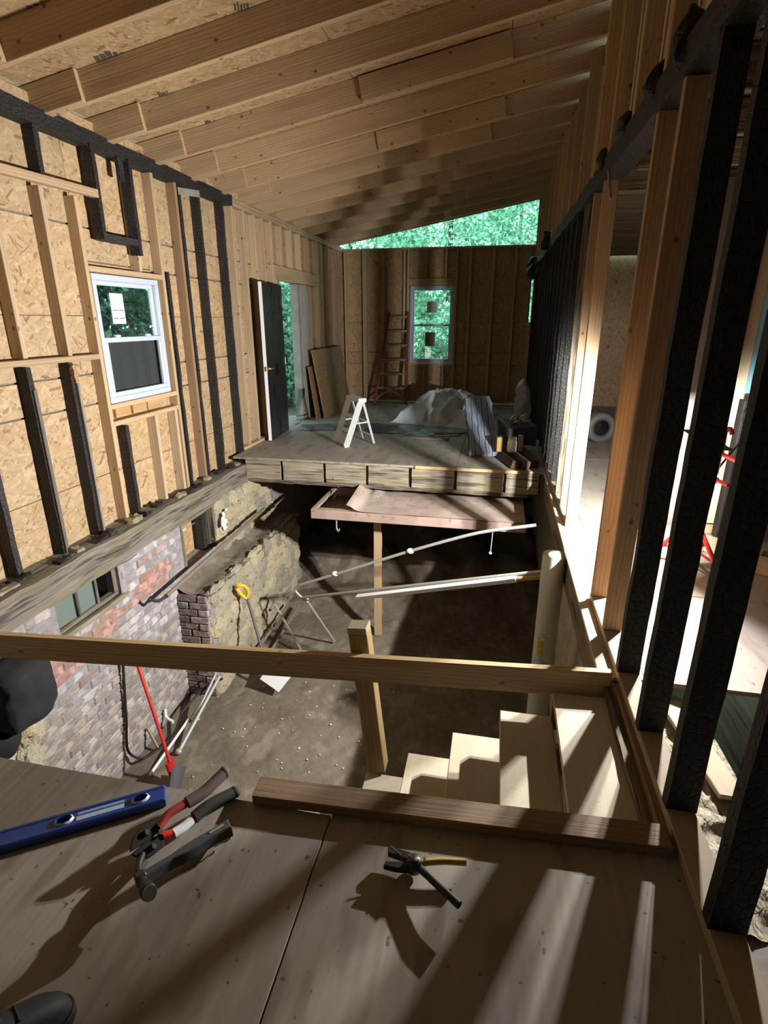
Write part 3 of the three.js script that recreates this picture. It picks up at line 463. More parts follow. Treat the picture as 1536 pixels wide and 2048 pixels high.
{ // cellar window with three panes, one gone
  const t = new THREE.Group(); t.name = 'window_3'; t.userData = { kind: 'structure', label: 'small weathered cellar window in the brick foundation, one pane missing', category: 'window' }; scene.add(t);
  slab(t, 'frame', M.oldwood, FX - 0.09, FX - 0.03, -0.575, -0.545, -2.85, -3.52, { tint: [0.8, 0.8, 0.78] }); slab(t, 'frame', M.oldwood, FX - 0.09, FX - 0.03, -0.545, -0.30, -2.85, -2.885, { tint: [0.8, 0.8, 0.78] }); slab(t, 'frame', M.oldwood, FX - 0.09, FX - 0.03, -0.545, -0.30, -3.475, -3.52, { tint: [0.8, 0.8, 0.78] });
  for (const z of [-3.08, -3.285]) slab(t, 'glazing_bar', M.oldwood, FX - 0.085, FX - 0.035, -0.545, -0.30, z, z - 0.025, { tint: [0.6, 0.6, 0.58] });
  slab(t, 'pane', M.dirtyGlass, FX - 0.062, FX - 0.058, -0.545, -0.30, -2.885, -3.08); slab(t, 'pane', M.dirtyGlass, FX - 0.062, FX - 0.058, -0.545, -0.30, -3.105, -3.285);
  slab(t, 'back_board', M.char, FX - 0.34, FX - 0.3, -0.7, -0.2, -2.7, -3.65);
}
{ // second cellar opening, boarded outside
  const t = new THREE.Group(); t.name = 'window_4'; t.userData = { kind: 'structure', label: 'cellar window opening closed with strand board from outside', category: 'window' }; scene.add(t);
  slab(t, 'frame', M.oldwood, FX - 0.18, FX + 0.01, -0.79, -0.31, -4.44, -4.475, { tint: [1.1, 1.1, 1.08] }); slab(t, 'frame', M.oldwood, FX - 0.18, FX + 0.01, -0.79, -0.31, -5.05, -5.09, { tint: [0.9, 0.9, 0.88] });
  slab(t, 'frame', M.oldwood, FX - 0.18, FX + 0.01, -0.34, -0.305, -4.475, -5.05, { tint: [1, 1, 1] });
  slab(t, 'board', M.osb, FX - 0.2, FX - 0.19, -0.80, -0.52, -4.45, -5.08, { tint: [1.05, 1, 0.85] }); slab(t, 'board', M.osb, FX - 0.2, FX - 0.19, -0.51, -0.3, -4.45, -5.08);
  slab(t, 'stop_post', M.char, FX - 0.14, FX - 0.05, -0.78, -0.335, -4.93, -5.0, { tint: [1.6, 1.4, 1.4] });
}
{ // black six panel door, swung back against the wall
  const t = new THREE.Group(); t.name = 'door_1'; t.userData = { kind: 'structure', label: 'black six panel entry door swung open against the left wall', category: 'door' }; scene.add(t);
  t.position.set(-3.0, 0.015, -7.62); t.rotation.y = -Math.PI / 2 + 0.075;                       // local x runs from hinge to latch
  const W = 0.80, H = 1.97, T = 0.044;
  slab(t, 'leaf', M.doorBlack, 0, W, 0, H, -T / 2 + 0.008, T / 2, { bevel: 0.002 });
  const fr = [[0, 0.105, 0, H], [W - 0.105, W, 0, H], [0.35, 0.45, 0, H], [0.105, W - 0.105, 0, 0.22], [0.105, W - 0.105, 0.82, 0.98], [0.105, W - 0.105, 1.56, 1.65], [0.105, W - 0.105, 1.86, H]];
  for (const [x0, x1, y0, y1] of fr) slab(t, 'stile', M.doorBlack, x0, x1, y0, y1, -T / 2, -T / 2 + 0.008, { bevel: 0.003 });
  for (const [y0, y1] of [[0.25, 0.79], [1.01, 1.53], [1.68, 1.83]]) for (const [x0, x1] of [[0.135, 0.32], [0.48, 0.665]]) slab(t, 'panel', M.doorBlack, x0, x1, y0, y1, -T / 2 + 0.001, -T / 2 + 0.009, { bevel: 0.007 });
  slab(t, 'edge_band', M.white, W, W + 0.004, 0, H, -T / 2, T / 2);
  lathe(t, 'rose', M.brass, [[0, 0], [0.03, 0], [0.028, 0.008], [0.012, 0.012], [0.011, 0.03], [0, 0.03]], 20, [W - 0.06, 0.93, -T / 2], [-Math.PI / 2, 0, 0]);
  rod(t, 'lever', M.brass, [W - 0.06, 0.93, -T / 2 - 0.032], [W - 0.17, 0.925, -T / 2 - 0.036], 0.009); slab(t, 'latch_plate', M.brass, W + 0.004, W + 0.006, 0.9, 0.96, -0.012, 0.012);
  for (const y of [0.2, 0.98, 1.75]) rod(t, 'hinge', M.steel, [0, y - 0.05, -T / 2 - 0.004], [0, y + 0.05, -T / 2 - 0.004], 0.007);
}

// ---------------------------------------------------------------- stairs, handrail and timbers over the pit
{
  const s = thing('staircase', 'plywood stairs going down into the cellar pit from the right', 'stairs');
  slab(s, 'landing', M.ply, 0.335, 0.60, -0.085, -0.062, -1.44, -2.21, { grain: 2, k: 0.02 });
  const run = 0.216, rise = 0.165;
  for (let i = 0; i < 8; i++) { const x1 = 0.345 - i * run, y = -0.19 - i * rise; slab(s, 'tread', M.ply, x1 - run - 0.02, x1, y - 0.038, y, -1.42, -2.20, { grain: 2, k: 0.03 }); }
  for (const z of [-1.44, -2.15]) beamAB(s, 'stringer', M.wood, [0.42, -0.36, z], [-1.75, -2.02, z], 0.14, 0.038, { tint: OLD });
  slab(s, 'side_trim', M.wood, 0.60, 0.635, -0.16, 0.0, -1.44, -2.24, { tint: [0.62, 0.52, 0.44] });
  slab(s, 'front_ledger', M.wood, 0.335, 0.60, -0.24, -0.087, -2.17, -2.208, { tint: [0.75, 0.65, 0.55] });
}
{
  const r = board(scene, 'handrail_board', M.wood, [3.49, 0.135, 0.038], [-1.15, -0.024, -2.107], { rot: [0, 0.094, 0], tint: [1.12, 1.08, 0.92], k: 0.02 });
  tag(r, 'pale horizontal board spanning the open pit as a rail', 'rail');
  const n = thing('newel_post', 'square timber post standing on the stairs behind the rail', 'post');
  beamAB(n, 'shaft', M.wood, [-0.575, 0.13, -2.238], [-0.487, -0.675, -2.238], 0.092, 0.085, { tint: [0.88, 0.84, 0.62] }); beamAB(n, 'cut_end', M.ply, [-0.577, 0.131, -2.238], [-0.580, 0.165, -2.238], 0.094, 0.087, { tint: [0.86, 0.92, 0.84] });
  const b = board(scene, 'timber_plank', M.wood, [1.33, 0.038, 0.088], [-0.055, 0.02, -1.385], { rot: [0, 0.055, 0], tint: [0.50, 0.44, 0.40], k: 0.02 }); tag(b, 'weathered plank lying along the edge of the foreground deck', 'plank');
  const p = rough(scene, 'prop_post', M.wood, [0.085, 1.55, 0.05], [-1.235, -1.31, -5.72], { amp: 0.004, tint: [0.88, 0.85, 0.76] }); tag(p, 'rough upright prop post under the rusty duct', 'post');
}

// ---------------------------------------------------------------- rusty duct under the platform
{
  const d = thing('sheet_metal_duct', 'rusty flat sheet metal duct hanging open under the platform edge', 'duct', [0, 0, 0]);
  const x0 = -1.90, x1 = 0.37, y0 = -0.50, y1 = -0.385, z0 = -5.36, z1 = -6.2;
  slab(d, 'bottom_pan', M.rust, x0, x1, y0, y0 + 0.006, z0, z1, { tint: [0.7, 0.55, 0.5] });
  slab(d, 'front_side', M.rust, x0, x1, y0, y1 - 0.01, z0 - 0.006, z0, { tint: [0.95, 0.82, 0.78] }); slab(d, 'back_side', M.rust, x0, x1, y0, y1, z1, z1 + 0.006, { tint: [0.75, 0.55, 0.48] });
  slab(d, 'left_flange', M.rust, x0, x0 + 0.05, y1 - 0.035, y1 - 0.005, z0, z1, { tint: [0.95, 0.86, 0.78] });
  slab(d, 'front_flange', M.rust, x0, -1.35, y1 - 0.03, y1 - 0.012, z0 + 0.001, z0 - 0.09, { tint: [1.05, 0.95, 0.85] });
  const g = new THREE.PlaneGeometry(1.92, 0.86, 60, 26); g.rotateX(-Math.PI / 2); const p = g.attributes.position;
  for (let i = 0; i < p.count; i++) { const x = p.getX(i), z = p.getZ(i), curl = sstep(-0.70, -0.96, x); p.setY(i, 0.012 * noise3(x * 2, 1, z * 2) + 0.004 * noise3(x * 7, 1, z * 7) + curl * curl * (0.15 - 0.10 * (z + 0.43)) + 0.05 * Math.exp(-(((x + 0.72) / 0.06) ** 2)) * sstep(0.1, -0.4, z)); p.setX(i, x + curl * 0.06); }
  boxUV(g, 0); g.computeVertexNormals(); paint(g, [1.2, 1.2, 1.2]); mesh(d, 'top_sheet', g, M.rust, [-0.60, y1, (z0 + z1) / 2]);
  tube(d, 'hanger_wire', M.darkSteel, [[-1.75, -0.385, -5.7], [-1.76, -0.33, -5.96], [-1.82, -0.20, -5.94]], 0.006); tube(d, 'hook', M.galv, [[-1.62, -0.5, -5.38], [-1.62, -0.6, -5.38], [-1.6, -0.63, -5.37], [-1.585, -0.6, -5.37]], 0.008);
}
// ---------------------------------------------------------------- pipes
{
  const a = thing('water_pipe', 'long thin grey pipe running up to the right below the duct', 'pipe'); tube(a, 'run', M.galv, [[-1.935, -1.13, -5.0], [-1.3, -0.83, -4.9], [-0.712, -0.545, -4.8], [-0.1, -0.27, -4.68], [0.40, -0.11, -4.56]], 0.016, 60);
  for (const t of [[-1.52, -0.93, -4.94], [-0.72, -0.548, -4.8]]) { const o = mesh(a, 'coupling', new THREE.SphereGeometry(0.028, 14, 10), M.white, t); o.scale.set(1.3, 1, 1); }
  rod(a, 'drop_rod', M.galv, [0.04, -0.21, -4.65], [0.03, -0.44, -4.65], 0.004); mesh(a, 'drop_end', new THREE.SphereGeometry(0.014, 10, 8), M.white, [0.03, -0.44, -4.65]);
  const b = thing('conduit_pipe', 'straight grey conduit with a white strip fixed along it over the pit', 'pipe'); rod(b, 'run', M.galv, [-1.88, -1.27, -5.0], [0.585, -0.20, -3.9], 0.015);
  beamAB(b, 'white_strip', M.white, [-1.22, -1.035, -4.69], [0.245, -0.375, -4.04], 0.045, 0.055); beamAB(b, 'strip_end', M.wood, [0.25, -0.375, -4.04], [0.585, -0.235, -3.89], 0.03, 0.05, { tint: [0.8, 0.78, 0.65] });
  const c = thing('broken_pipe', 'bent thin pipe reaching from the pipe joint down to the cellar floor', 'pipe'); tube(c, 'elbow', M.galv, [[-1.935, -1.13, -5.0], [-2.0, -1.2, -5.02], [-1.96, -1.27, -5.03], [-1.88, -1.36, -5.06]], 0.014); rod(c, 'leg', M.galv, [-1.88, -1.36, -5.06], [-1.70, -2.06, -5.42], 0.014); mesh(c, 'joint', new THREE.SphereGeometry(0.026, 12, 9), M.galv, [-1.88, -1.31, -5.04]);
  const e = thing('leaning_pipe', 'thin pipe leaning from the rubble pier to the cellar floor', 'pipe'); rod(e, 'run', M.galv, [-2.42, -1.62, -5.4], [-1.99, -2.06, -5.12], 0.014); tube(e, 'tee', M.copper, [[-2.46, -1.62, -5.5], [-2.42, -1.62, -5.4], [-2.44, -1.66, -5.3]], 0.018);
  for (const [n, A, B, lab] of [['floor_pipe', [-2.46, -1.98, -4.75], [-2.44, -1.88, -5.9], 'brownish pipe lying at the foot of the rubble pier'], ['floor_pipe', [-2.36, -2.06, -5.0], [-2.34, -1.95, -6.0], 'outer brownish pipe beside the pipe at the pier foot']]) { const t = thing(n, lab, 'pipe'); rod(t, 'run', M.copper, A, B, 0.017); mesh(t, 'coupling', new THREE.CylinderGeometry(0.025, 0.025, 0.05, 12), M.copper, [(A[0] + B[0]) / 2, (A[1] + B[1]) / 2, (A[2] + B[2]) / 2], [Math.PI / 2, 0, 0]); }
  const h = thing('pier_pipe', 'long old pipe resting on the earth ledge above the pier', 'pipe'); rod(h, 'run', M.copper, [-2.70, -0.72, -3.80], [-2.73, -0.66, -6.0], 0.021); tube(h, 'broken_end', M.darkSteel, [[-2.70, -0.72, -3.80], [-2.74, -0.74, -3.74], [-2.80, -0.71, -3.70]], 0.014);
  const w = thing('white_pipe', 'white pipe with an elbow leaning in the corner of the brick wall', 'pipe'); rod(w, 'run', M.white, [-2.66, -2.08, -3.18], [-2.66, -2.02, -3.86], 0.013); tube(w, 'elbow', M.white, [[-2.66, -2.02, -3.86], [-2.65, -2.01, -3.9], [-2.57, -2.03, -3.84]], 0.014);
  const w2 = thing('galvanized_pipe', 'bright straight pipe propped against the pier front', 'pipe'); rod(w2, 'run', M.galv, [-2.56, -2.07, -3.47], [-2.52, -1.80, -4.2], 0.017); rod(w2, 'second_run', M.galv, [-2.585, -2.06, -3.6], [-2.56, -1.78, -4.2], 0.012); mesh(w2, 'end_joint', new THREE.SphereGeometry(0.03, 12, 9), M.galv, [-2.56, -2.07, -3.46]);
  const w3 = thing('bent_pipe', 'short bent white pipe lying against the brick wall foot', 'pipe'); tube(w3, 'run', M.white, [[-2.87, -1.92, -3.78], [-2.85, -1.98, -3.75], [-2.76, -2.0, -3.72]], 0.014);
  const w4 = thing('short_pipe', 'short grey pipe stub leaning on the lower brick wall', 'pipe'); rod(w4, 'run', M.copper, [-2.87, -1.9, -3.50], [-2.76, -2.07, -3.46], 0.013);
  const k = thing('black_hose', 'black hose curving along the foot of the brick wall', 'hose'); tube(k, 'run', M.black, [[-2.86, -1.1, -3.34], [-2.865, -1.6, -3.27], [-2.865, -1.9, -3.22], [-2.78, -2.03, -3.3], [-2.70, -2.05, -3.6], [-2.74, -1.98, -3.85], [-2.62, -1.88, -4.15], [-2.50, -1.84, -4.22]], 0.011, 90);
}
{ // white tank pipe under the right sill
  const t = thing('vent_pipe', 'thick white pipe with a yellow label standing below the right sill', 'pipe', [0.475, 0, -3.78]);
  lathe(t, 'barrel', sm({ color: 0xb9bcae, roughness: 0.5 }), [[0.082, -2.1], [0.082, -0.04], [0.0, -0.035]], 28); 
  const cv = document.createElement('canvas'); cv.width = 128; cv.height = 256; const g = cv.getContext('2d'); g.fillStyle = '#b9bcae'; g.fillRect(0, 0, 128, 256); g.fillStyle = '#c8a93a'; g.fillRect(10, 60, 60, 90); g.fillStyle = '#4a4338'; for (let i = 0; i < 16; i++) g.fillRect(6 + 50 * rnd(), 20 + i * 14, 30 + 40 * rnd(), 3); 
  const tx = new THREE.CanvasTexture(cv); tx.colorSpace = THREE.SRGBColorSpace; mesh(t, 'label', new THREE.CylinderGeometry(0.0835, 0.0835, 0.34, 20, 1, true, -0.9, 1.3), sm({ map: tx, roughness: 0.6 }), [0, -0.80, 0]);
}

// ---------------------------------------------------------------- tools in the cellar
{
  const r = thing('red_scoop', 'red handled scoop shovel leaning against the brick foundation', 'shovel');
  rod(r, 'handle', M.red, [-2.79, -1.05, -3.40], [-2.44, -1.90, -3.17], 0.014); 
  const g = new THREE.CylinderGeometry(0.03, 0.055, 0.16, 14); g.scale(1, 1, 0.55); between(mesh(r, 'socket', g, M.red), [-2.445, -1.88, -3.175], [-2.41, -2.05, -3.14]);
  between(mesh(r, 'scoop', new THREE.CylinderGeometry(0.06, 0.11, 0.26, 18, 1, true, 0, 3.1), new THREE.MeshStandardMaterial({ color: 0x4b4d50, roughness: 0.5, side: THREE.DoubleSide })), [-2.41, -1.93, -3.14], [-2.37, -2.08, -2.98]);
  const y = thing('yellow_shovel', 'shovel with a yellow D grip and flat silver blade leaning on the pier', 'shovel', [0.035, 0, 0.02]);
  rod(y, 'shaft', sm({ color: 0x55524d, roughness: 0.6 }), [-2.465, -1.22, -4.78], [-2.16, -1.88, -4.49], 0.015);
  tube(y, 'grip', M.yellow, [[-2.475, -1.22, -4.78], [-2.52, -1.17, -4.76], [-2.555, -1.08, -4.73], [-2.525, -1.04, -4.71], [-2.47, -1.05, -4.735], [-2.452, -1.13, -4.78], [-2.475, -1.22, -4.785]], 0.018, 50);
  const bl = new THREE.Shape(); bl.moveTo(-0.12, 0); bl.lineTo(0.12, 0); bl.lineTo(0.11, -0.24); bl.lineTo(-0.11, -0.24); bl.closePath();
  const bg = new THREE.ExtrudeGeometry(bl, { depth: 0.004, bevelEnabled: false }); const o = mesh(y, 'blade', bg, M.alum, [-2.17, -1.86, -4.50]); o.quaternion.setFromRotationMatrix(new THREE.Matrix4().lookAt(new THREE.Vector3(), new THREE.Vector3(-0.3, -1, -0.75), new THREE.Vector3(-0.36, 0.78, -0.35))); o.rotateZ(0.6);
}
{ // rubble chips on the earth
  const g = new THREE.IcosahedronGeometry(0.012, 0), m = new THREE.InstancedMesh(g, sm({ color: 0xcfc9ba, roughness: 0.8 }), 90), q = new THREE.Matrix4();
  for (let i = 0; i < 90; i++) { const x = rr(-2.4, -0.8), z = rr(-5.0, -2.9); q.makeRotationY(rnd() * 6); q.scale(new THREE.Vector3(1, 0.6, 1).multiplyScalar(rr(0.25, 0.8) * (rnd() < 0.1 ? 1.7 : 1))); q.setPosition(x, -2.09 + 0.03 * noise3(x * 1.1, 3, z * 1.1), z); m.setMatrixAt(i, q); }
  m.name = 'rubble_chips'; m.userData = { kind: 'stuff', label: 'pale chips of mortar scattered on the cellar floor', category: 'rubble' }; m.castShadow = m.receiveShadow = true; scene.add(m);
}
{ // black bag on the broken stones
  const t = thing('black_bag', 'black plastic bag slumped on broken stones beside the brick wall', 'bag', [-2.63, -0.78, -2.2]);
  const g = new THREE.BoxGeometry(0.26, 0.36, 0.34, 14, 16, 14); { const p = g.attributes.position; for (let i = 0; i < p.count; i++) { const v = new THREE.Vector3(p.getX(i) / 0.13, p.getY(i) / 0.18, p.getZ(i) / 0.17), l = Math.pow(Math.abs(v.x) ** 4 + Math.abs(v.y) ** 4 + Math.abs(v.z) ** 4, 0.25); p.setXYZ(i, v.x / l * 0.15, v.y / l * 0.2, v.z / l * 0.19); } } warpGeo(g, 0.03, 4, 3); mesh(t, 'upper_fold', g, sm({ color: 0x1b1b1d, roughness: 0.9 }), [0, 0.28, 0]);
  const g2 = new THREE.SphereGeometry(0.2, 30, 22); g2.scale(0.55, 0.55, 0.55); warpGeo(g2, 0.03, 4, 9); mesh(t, 'lower_fold', g2, sm({ color: 0x151517, roughness: 0.9 }), [-0.06, 0.02, 0.13]);
}

// ---------------------------------------------------------------- tools on the deck
{
  const t = thing('spirit_level', 'blue spirit level lying flat on the plywood deck', 'level', [-1.018, 0, -1.27], Math.atan2(0.552, -0.834) * -1 + Math.PI);
  t.rotation.y = Math.atan2(-0.552, -0.834);                       // local x runs from the end in view away to the left
  const L = 0.72, W = 0.068, T = 0.024;
  const s = new THREE.Shape(); s.moveTo(0, -W / 2); s.lineTo(L, -W / 2); s.lineTo(L, W / 2); s.lineTo(0, W / 2); s.closePath();
  for (const c of [0.075, 0.30]) { const h = new THREE.Path(); for (let k = 0; k < 8; k++) { const a = k / 8 * 6.283 + 0.39; h[k ? 'lineTo' : 'moveTo'](c + 0.027 * Math.cos(a), 0.019 * Math.sin(a)); } h.closePath(); s.holes.push(h); }
  const g = new THREE.ExtrudeGeometry(s, { depth: T, bevelEnabled: true, bevelSize: 0.002, bevelThickness: 0.002, bevelSegments: 1 }); g.rotateX(-Math.PI / 2); mesh(t, 'body', g, M.blue, [0, 0.003, 0]);
  for (const z of [-0.027, 0.027]) slab(t, 'edge_rail', M.blue, 0.001, L, 0.026, 0.031, z - 0.005, z + 0.005);
  for (const c of [0.075, 0.30]) { const o = lathe(t, 'vial_bezel', M.alum, [[0.024, 0], [0.030, 0], [0.030, 0.026], [0.024, 0.032]], 8, [c, 0.004, 0]); o.scale.z = 0.72; rod(t, 'vial', M.dirtyGlass, [c - 0.02, 0.014, 0], [c + 0.02, 0.014, 0], 0.006); }
  slab(t, 'label_strip', sm({ color: 0xa9bfdc, roughness: 0.5 }), 0.125, 0.265, 0.0285, 0.0300, -0.017, 0.001); slab(t, 'label_strip', sm({ color: 0x8fa9cc, roughness: 0.5 }), 0.125, 0.262, 0.0285, 0.0300, 0.006, 0.017);
}
{ // bolt cutter: two red arms with dark grips and a black head
  const t = thing('bolt_cutter', 'red bolt cutter with dark rubber grips on the deck edge', 'bolt cutter', [-0.98, 0, -1.075]); t.scale.set(0.87, 1.05, 1.15); t.rotation.set(0.75, Math.atan2(0.285, 0.155), 0, 'YXZ'); t.position.y = 0.022; // local x runs from the jaws to the grips
  const arm = (s, y) => { const n = new THREE.Group(); n.name = 'arm'; t.add(n);
    tube(n, 'red_bar', s > 0 ? M.red : M.redDark, [[0.07, y, s * 0.012], [0.12, y, s * 0.026], [0.2, y, s * 0.022]], 0.0125, 24, 10); tube(n, 'grip', s > 0 ? M.rubber : M.gripGrey, [[0.19, y, s * 0.022], [0.26, y + 0.003, s * 0.02], [0.36, y + 0.005, s * 0.032]], 0.017, 24, 10); mesh(n, 'grip_end', new THREE.SphereGeometry(0.018, 14, 10), s > 0 ? M.rubber : M.gripGrey, [0.36, y + 0.005, s * 0.032]);
    if (s > 0) { const o = tube(n, 'white_label', M.white, [[0.105, y + 0.001, s * 0.0245], [0.14, y + 0.001, s * 0.026], [0.18, y + 0.001, s * 0.0235]], 0.0132, 16, 12); } };
  arm(1, 0.02); arm(-1, 0.026);
  for (const s of [-1, 1]) { const sh = new THREE.Shape(); sh.moveTo(0.075, s * 0.008); sh.lineTo(0.06, s * 0.034); sh.lineTo(0.02, s * 0.036); sh.quadraticCurveTo(-0.02, s * 0.03, -0.035, s * 0.004); sh.lineTo(0.0, s * 0.002); sh.lineTo(0.03, 0); sh.closePath(); const g = new THREE.ExtrudeGeometry(sh, { depth: 0.014, bevelEnabled: true, bevelSize: 0.002, bevelThickness: 0.002, bevelSegments: 1 }); g.rotateX(-Math.PI / 2); mesh(t, 'jaw', g, M.darkSteel, [0, 0.012 + s * 0.001, 0]); }
  for (const [x, z] of [[0.03, 0.02], [0.03, -0.02], [0.068, 0]]) mesh(t, 'bolt', new THREE.CylinderGeometry(0.008, 0.008, 0.03, 6), M.steel, [x, 0.022, z]);
}
{ // claw hammer
  const t = thing('claw_hammer', 'black claw hammer with a grey rubber handle lying on the deck', 'hammer', [-0.895, 0, -0.965]); t.scale.set(0.92, 1.05, 1.05); t.rotation.set(-0.35, Math.atan2(0.19, 0.15), 0, 'YXZ'); t.position.y = 0.022;  // local x runs along the handle
  const sh = new THREE.Shape(); sh.moveTo(0.01, -0.011); sh.lineTo(0.10, -0.009); sh.quadraticCurveTo(0.13, -0.02, 0.19, -0.017); sh.quadraticCurveTo(0.25, -0.016, 0.285, -0.024); sh.lineTo(0.295, 0.018); sh.quadraticCurveTo(0.24, 0.015, 0.19, 0.018); sh.quadraticCurveTo(0.13, 0.018, 0.10, 0.009); sh.lineTo(0.01, 0.011); sh.closePath();
  const g = new THREE.ExtrudeGeometry(sh, { depth: 0.022, bevelEnabled: true, bevelSize: 0.004, bevelThickness: 0.005, bevelSegments: 2 }); g.rotateX(-Math.PI / 2); mesh(t, 'handle', g, sm({ color: 0x45474a, roughness: 0.7 }), [0, 0.006, 0]);
  slab(t, 'handle_groove', sm({ color: 0x9a9a98, roughness: 0.5 }), 0.225, 0.275, 0.0325, 0.0345, -0.006, 0.003, { bevel: 0.001 });
  lathe(t, 'poll', M.darkSteel, [[0, 0.085], [0.020, 0.085], [0.023, 0.08], [0.022, 0.058], [0.014, 0.042], [0.016, 0.0], [0.0, -0.01]], 18, [0, 0.022, 0], [Math.PI / 2, 0, 0]); mesh(t, 'striking_face', new THREE.CylinderGeometry(0.0205, 0.0205, 0.003, 18), M.steel, [0, 0.022, 0.086], [Math.PI / 2, 0, 0]);
  for (const s of [-1, 1]) tube(t, 'claw', M.darkSteel, [[0, 0.022, 0.0], [0.004, 0.024 + s * 0.004, -0.03], [0.014, 0.026 + s * 0.008, -0.055], [0.034, 0.026 + s * 0.011, -0.085]], 0.0095, 20, 8);
  slab(t, 'eye', M.darkSteel, -0.016, 0.018, 0.006, 0.038, -0.016, 0.016, { bevel: 0.005 });
}
{ // pliers, one yellow and one black handle
  const t = thing('pliers', 'open pliers with one yellow and one black handle on the deck', 'pliers', [-0.15, 0, -1.178]);
  tube(t, 'yellow_handle', M.yellowDull, [[0.0, 0.028, 0.0], [0.04, 0.034, -0.012], [0.09, 0.036, -0.024], [0.15, 0.034, -0.034]], 0.010, 24, 10); tube(t, 'black_handle', M.black, [[0.0, 0.034, 0.0], [0.04, 0.040, 0.03], [0.09, 0.046, 0.07], [0.14, 0.046, 0.105]], 0.011, 24, 10);
  lathe(t, 'pivot', M.darkSteel, [[0, 0.012], [0.022, 0.012], [0.024, 0.03], [0.02, 0.05], [0, 0.052]], 20);
  for (const s of [-1, 1]) { const sh = new THREE.Shape(); sh.moveTo(0.0, s * 0.018); sh.quadraticCurveTo(-0.03, s * 0.03, -0.085, s * 0.018 + 0.002); sh.lineTo(-0.08, s * 0.006); sh.lineTo(-0.02, s * 0.003); sh.closePath(); const g = new THREE.ExtrudeGeometry(sh, { depth: 0.016, bevelEnabled: true, bevelSize: 0.002, bevelThickness: 0.002, bevelSegments: 1 }); g.rotateX(-Math.PI / 2); mesh(t, 'jaw', g, M.black, [0, 0.024, 0], [0, -s * 0.12, 0]); }
  for (const [x, z] of [[0.012, 0.004], [-0.014, -0.006], [0.03, -0.006]]) mesh(t, 'rivet', new THREE.CylinderGeometry(0.004, 0.004, 0.006, 8), M.steel, [x, 0.053, z]);
  rod(t, 'wire_end', M.darkSteel, [-0.03, 0.035, -0.01], [-0.075, 0.055, -0.025], 0.0018);
}
{ // toe of a boot
  const t = thing('work_boot', 'black work boot standing on the plywood deck', 'boot', [-0.985, 0, -0.52]); t.scale.setScalar(1.05); t.rotation.y = Math.atan2(0.86, 0.5);   // local x points at the toe
  const outline = (k) => { const s = new THREE.Shape(); s.moveTo(-0.13, -0.038 * k); s.quadraticCurveTo(0, -0.04 * k, 0.06, -0.054 * k); s.quadraticCurveTo(0.18, -0.05 * k, 0.18, 0); s.quadraticCurveTo(0.18, 0.05 * k, 0.06, 0.052 * k); s.quadraticCurveTo(0, 0.04 * k, -0.13, 0.038 * k); s.quadraticCurveTo(-0.155, 0, -0.13, -0.038 * k); return s; };
  const sg = new THREE.ExtrudeGeometry(outline(1), { depth: 0.022, bevelEnabled: true, bevelSize: 0.003, bevelThickness: 0.003, bevelSegments: 2, curveSegments: 20 }); sg.rotateX(-Math.PI / 2); mesh(t, 'sole', sg, M.black, [0, 0.003, 0]);
  const rings = [[0.028, -0.145, 0.178, 0.050], [0.05, -0.145, 0.172, 0.049], [0.075, -0.14, 0.150, 0.046], [0.098, -0.135, 0.10, 0.044], [0.125, -0.13, 0.045, 0.044], [0.17, -0.125, 0.005, 0.046], [0.23, -0.125, -0.005, 0.048]], pos = [], idx = [], K = 36;
  rings.forEach(([y, a, b, w], r) => { for (let k = 0; k < K; k++) { const u = k / K * 6.2832, c = Math.cos(u), s = Math.sin(u); pos.push((a + b) / 2 + (b - a) / 2 * Math.sign(c) * Math.abs(c) ** 0.8, y, w * Math.sign(s) * Math.abs(s) ** 0.8); if (r) { const i = r * K + k, j = r * K + (k + 1) % K; idx.push(i - K, i, j, i - K, j, j - K); } } });
  const ug = new THREE.BufferGeometry(); ug.setAttribute('position', new THREE.Float32BufferAttribute(pos, 3)); ug.setIndex(idx); ug.computeVertexNormals(); mesh(t, 'upper', ug, new THREE.MeshStandardMaterial({ color: 0x1d1b1a, roughness: 0.7, side: THREE.DoubleSide }));
  for (let k = 0; k < 3; k++) rod(t, 'lace', M.rubber, [0.085 - k * 0.028, 0.106 + k * 0.014, -0.02], [0.085 - k * 0.028, 0.106 + k * 0.014, 0.02], 0.003);
}
{ // screws on the deck
  for (const [x, z] of [[-0.755, -1.15], [-0.775, -1.09]]) { const s = thing('screw', 'small bright screw lying beside the claw hammer on the deck', 'screw', [x, 0.004, z], rr(0, 3), 'screws by the hammer'); rod(s, 'shank', M.brass, [0, 0, 0], [0.03, 0, 0], 0.002); mesh(s, 'head', new THREE.CylinderGeometry(0.004, 0.002, 0.004, 10), M.brass, [0.031, 0, 0], [0, 0, -Math.PI / 2]); }
}

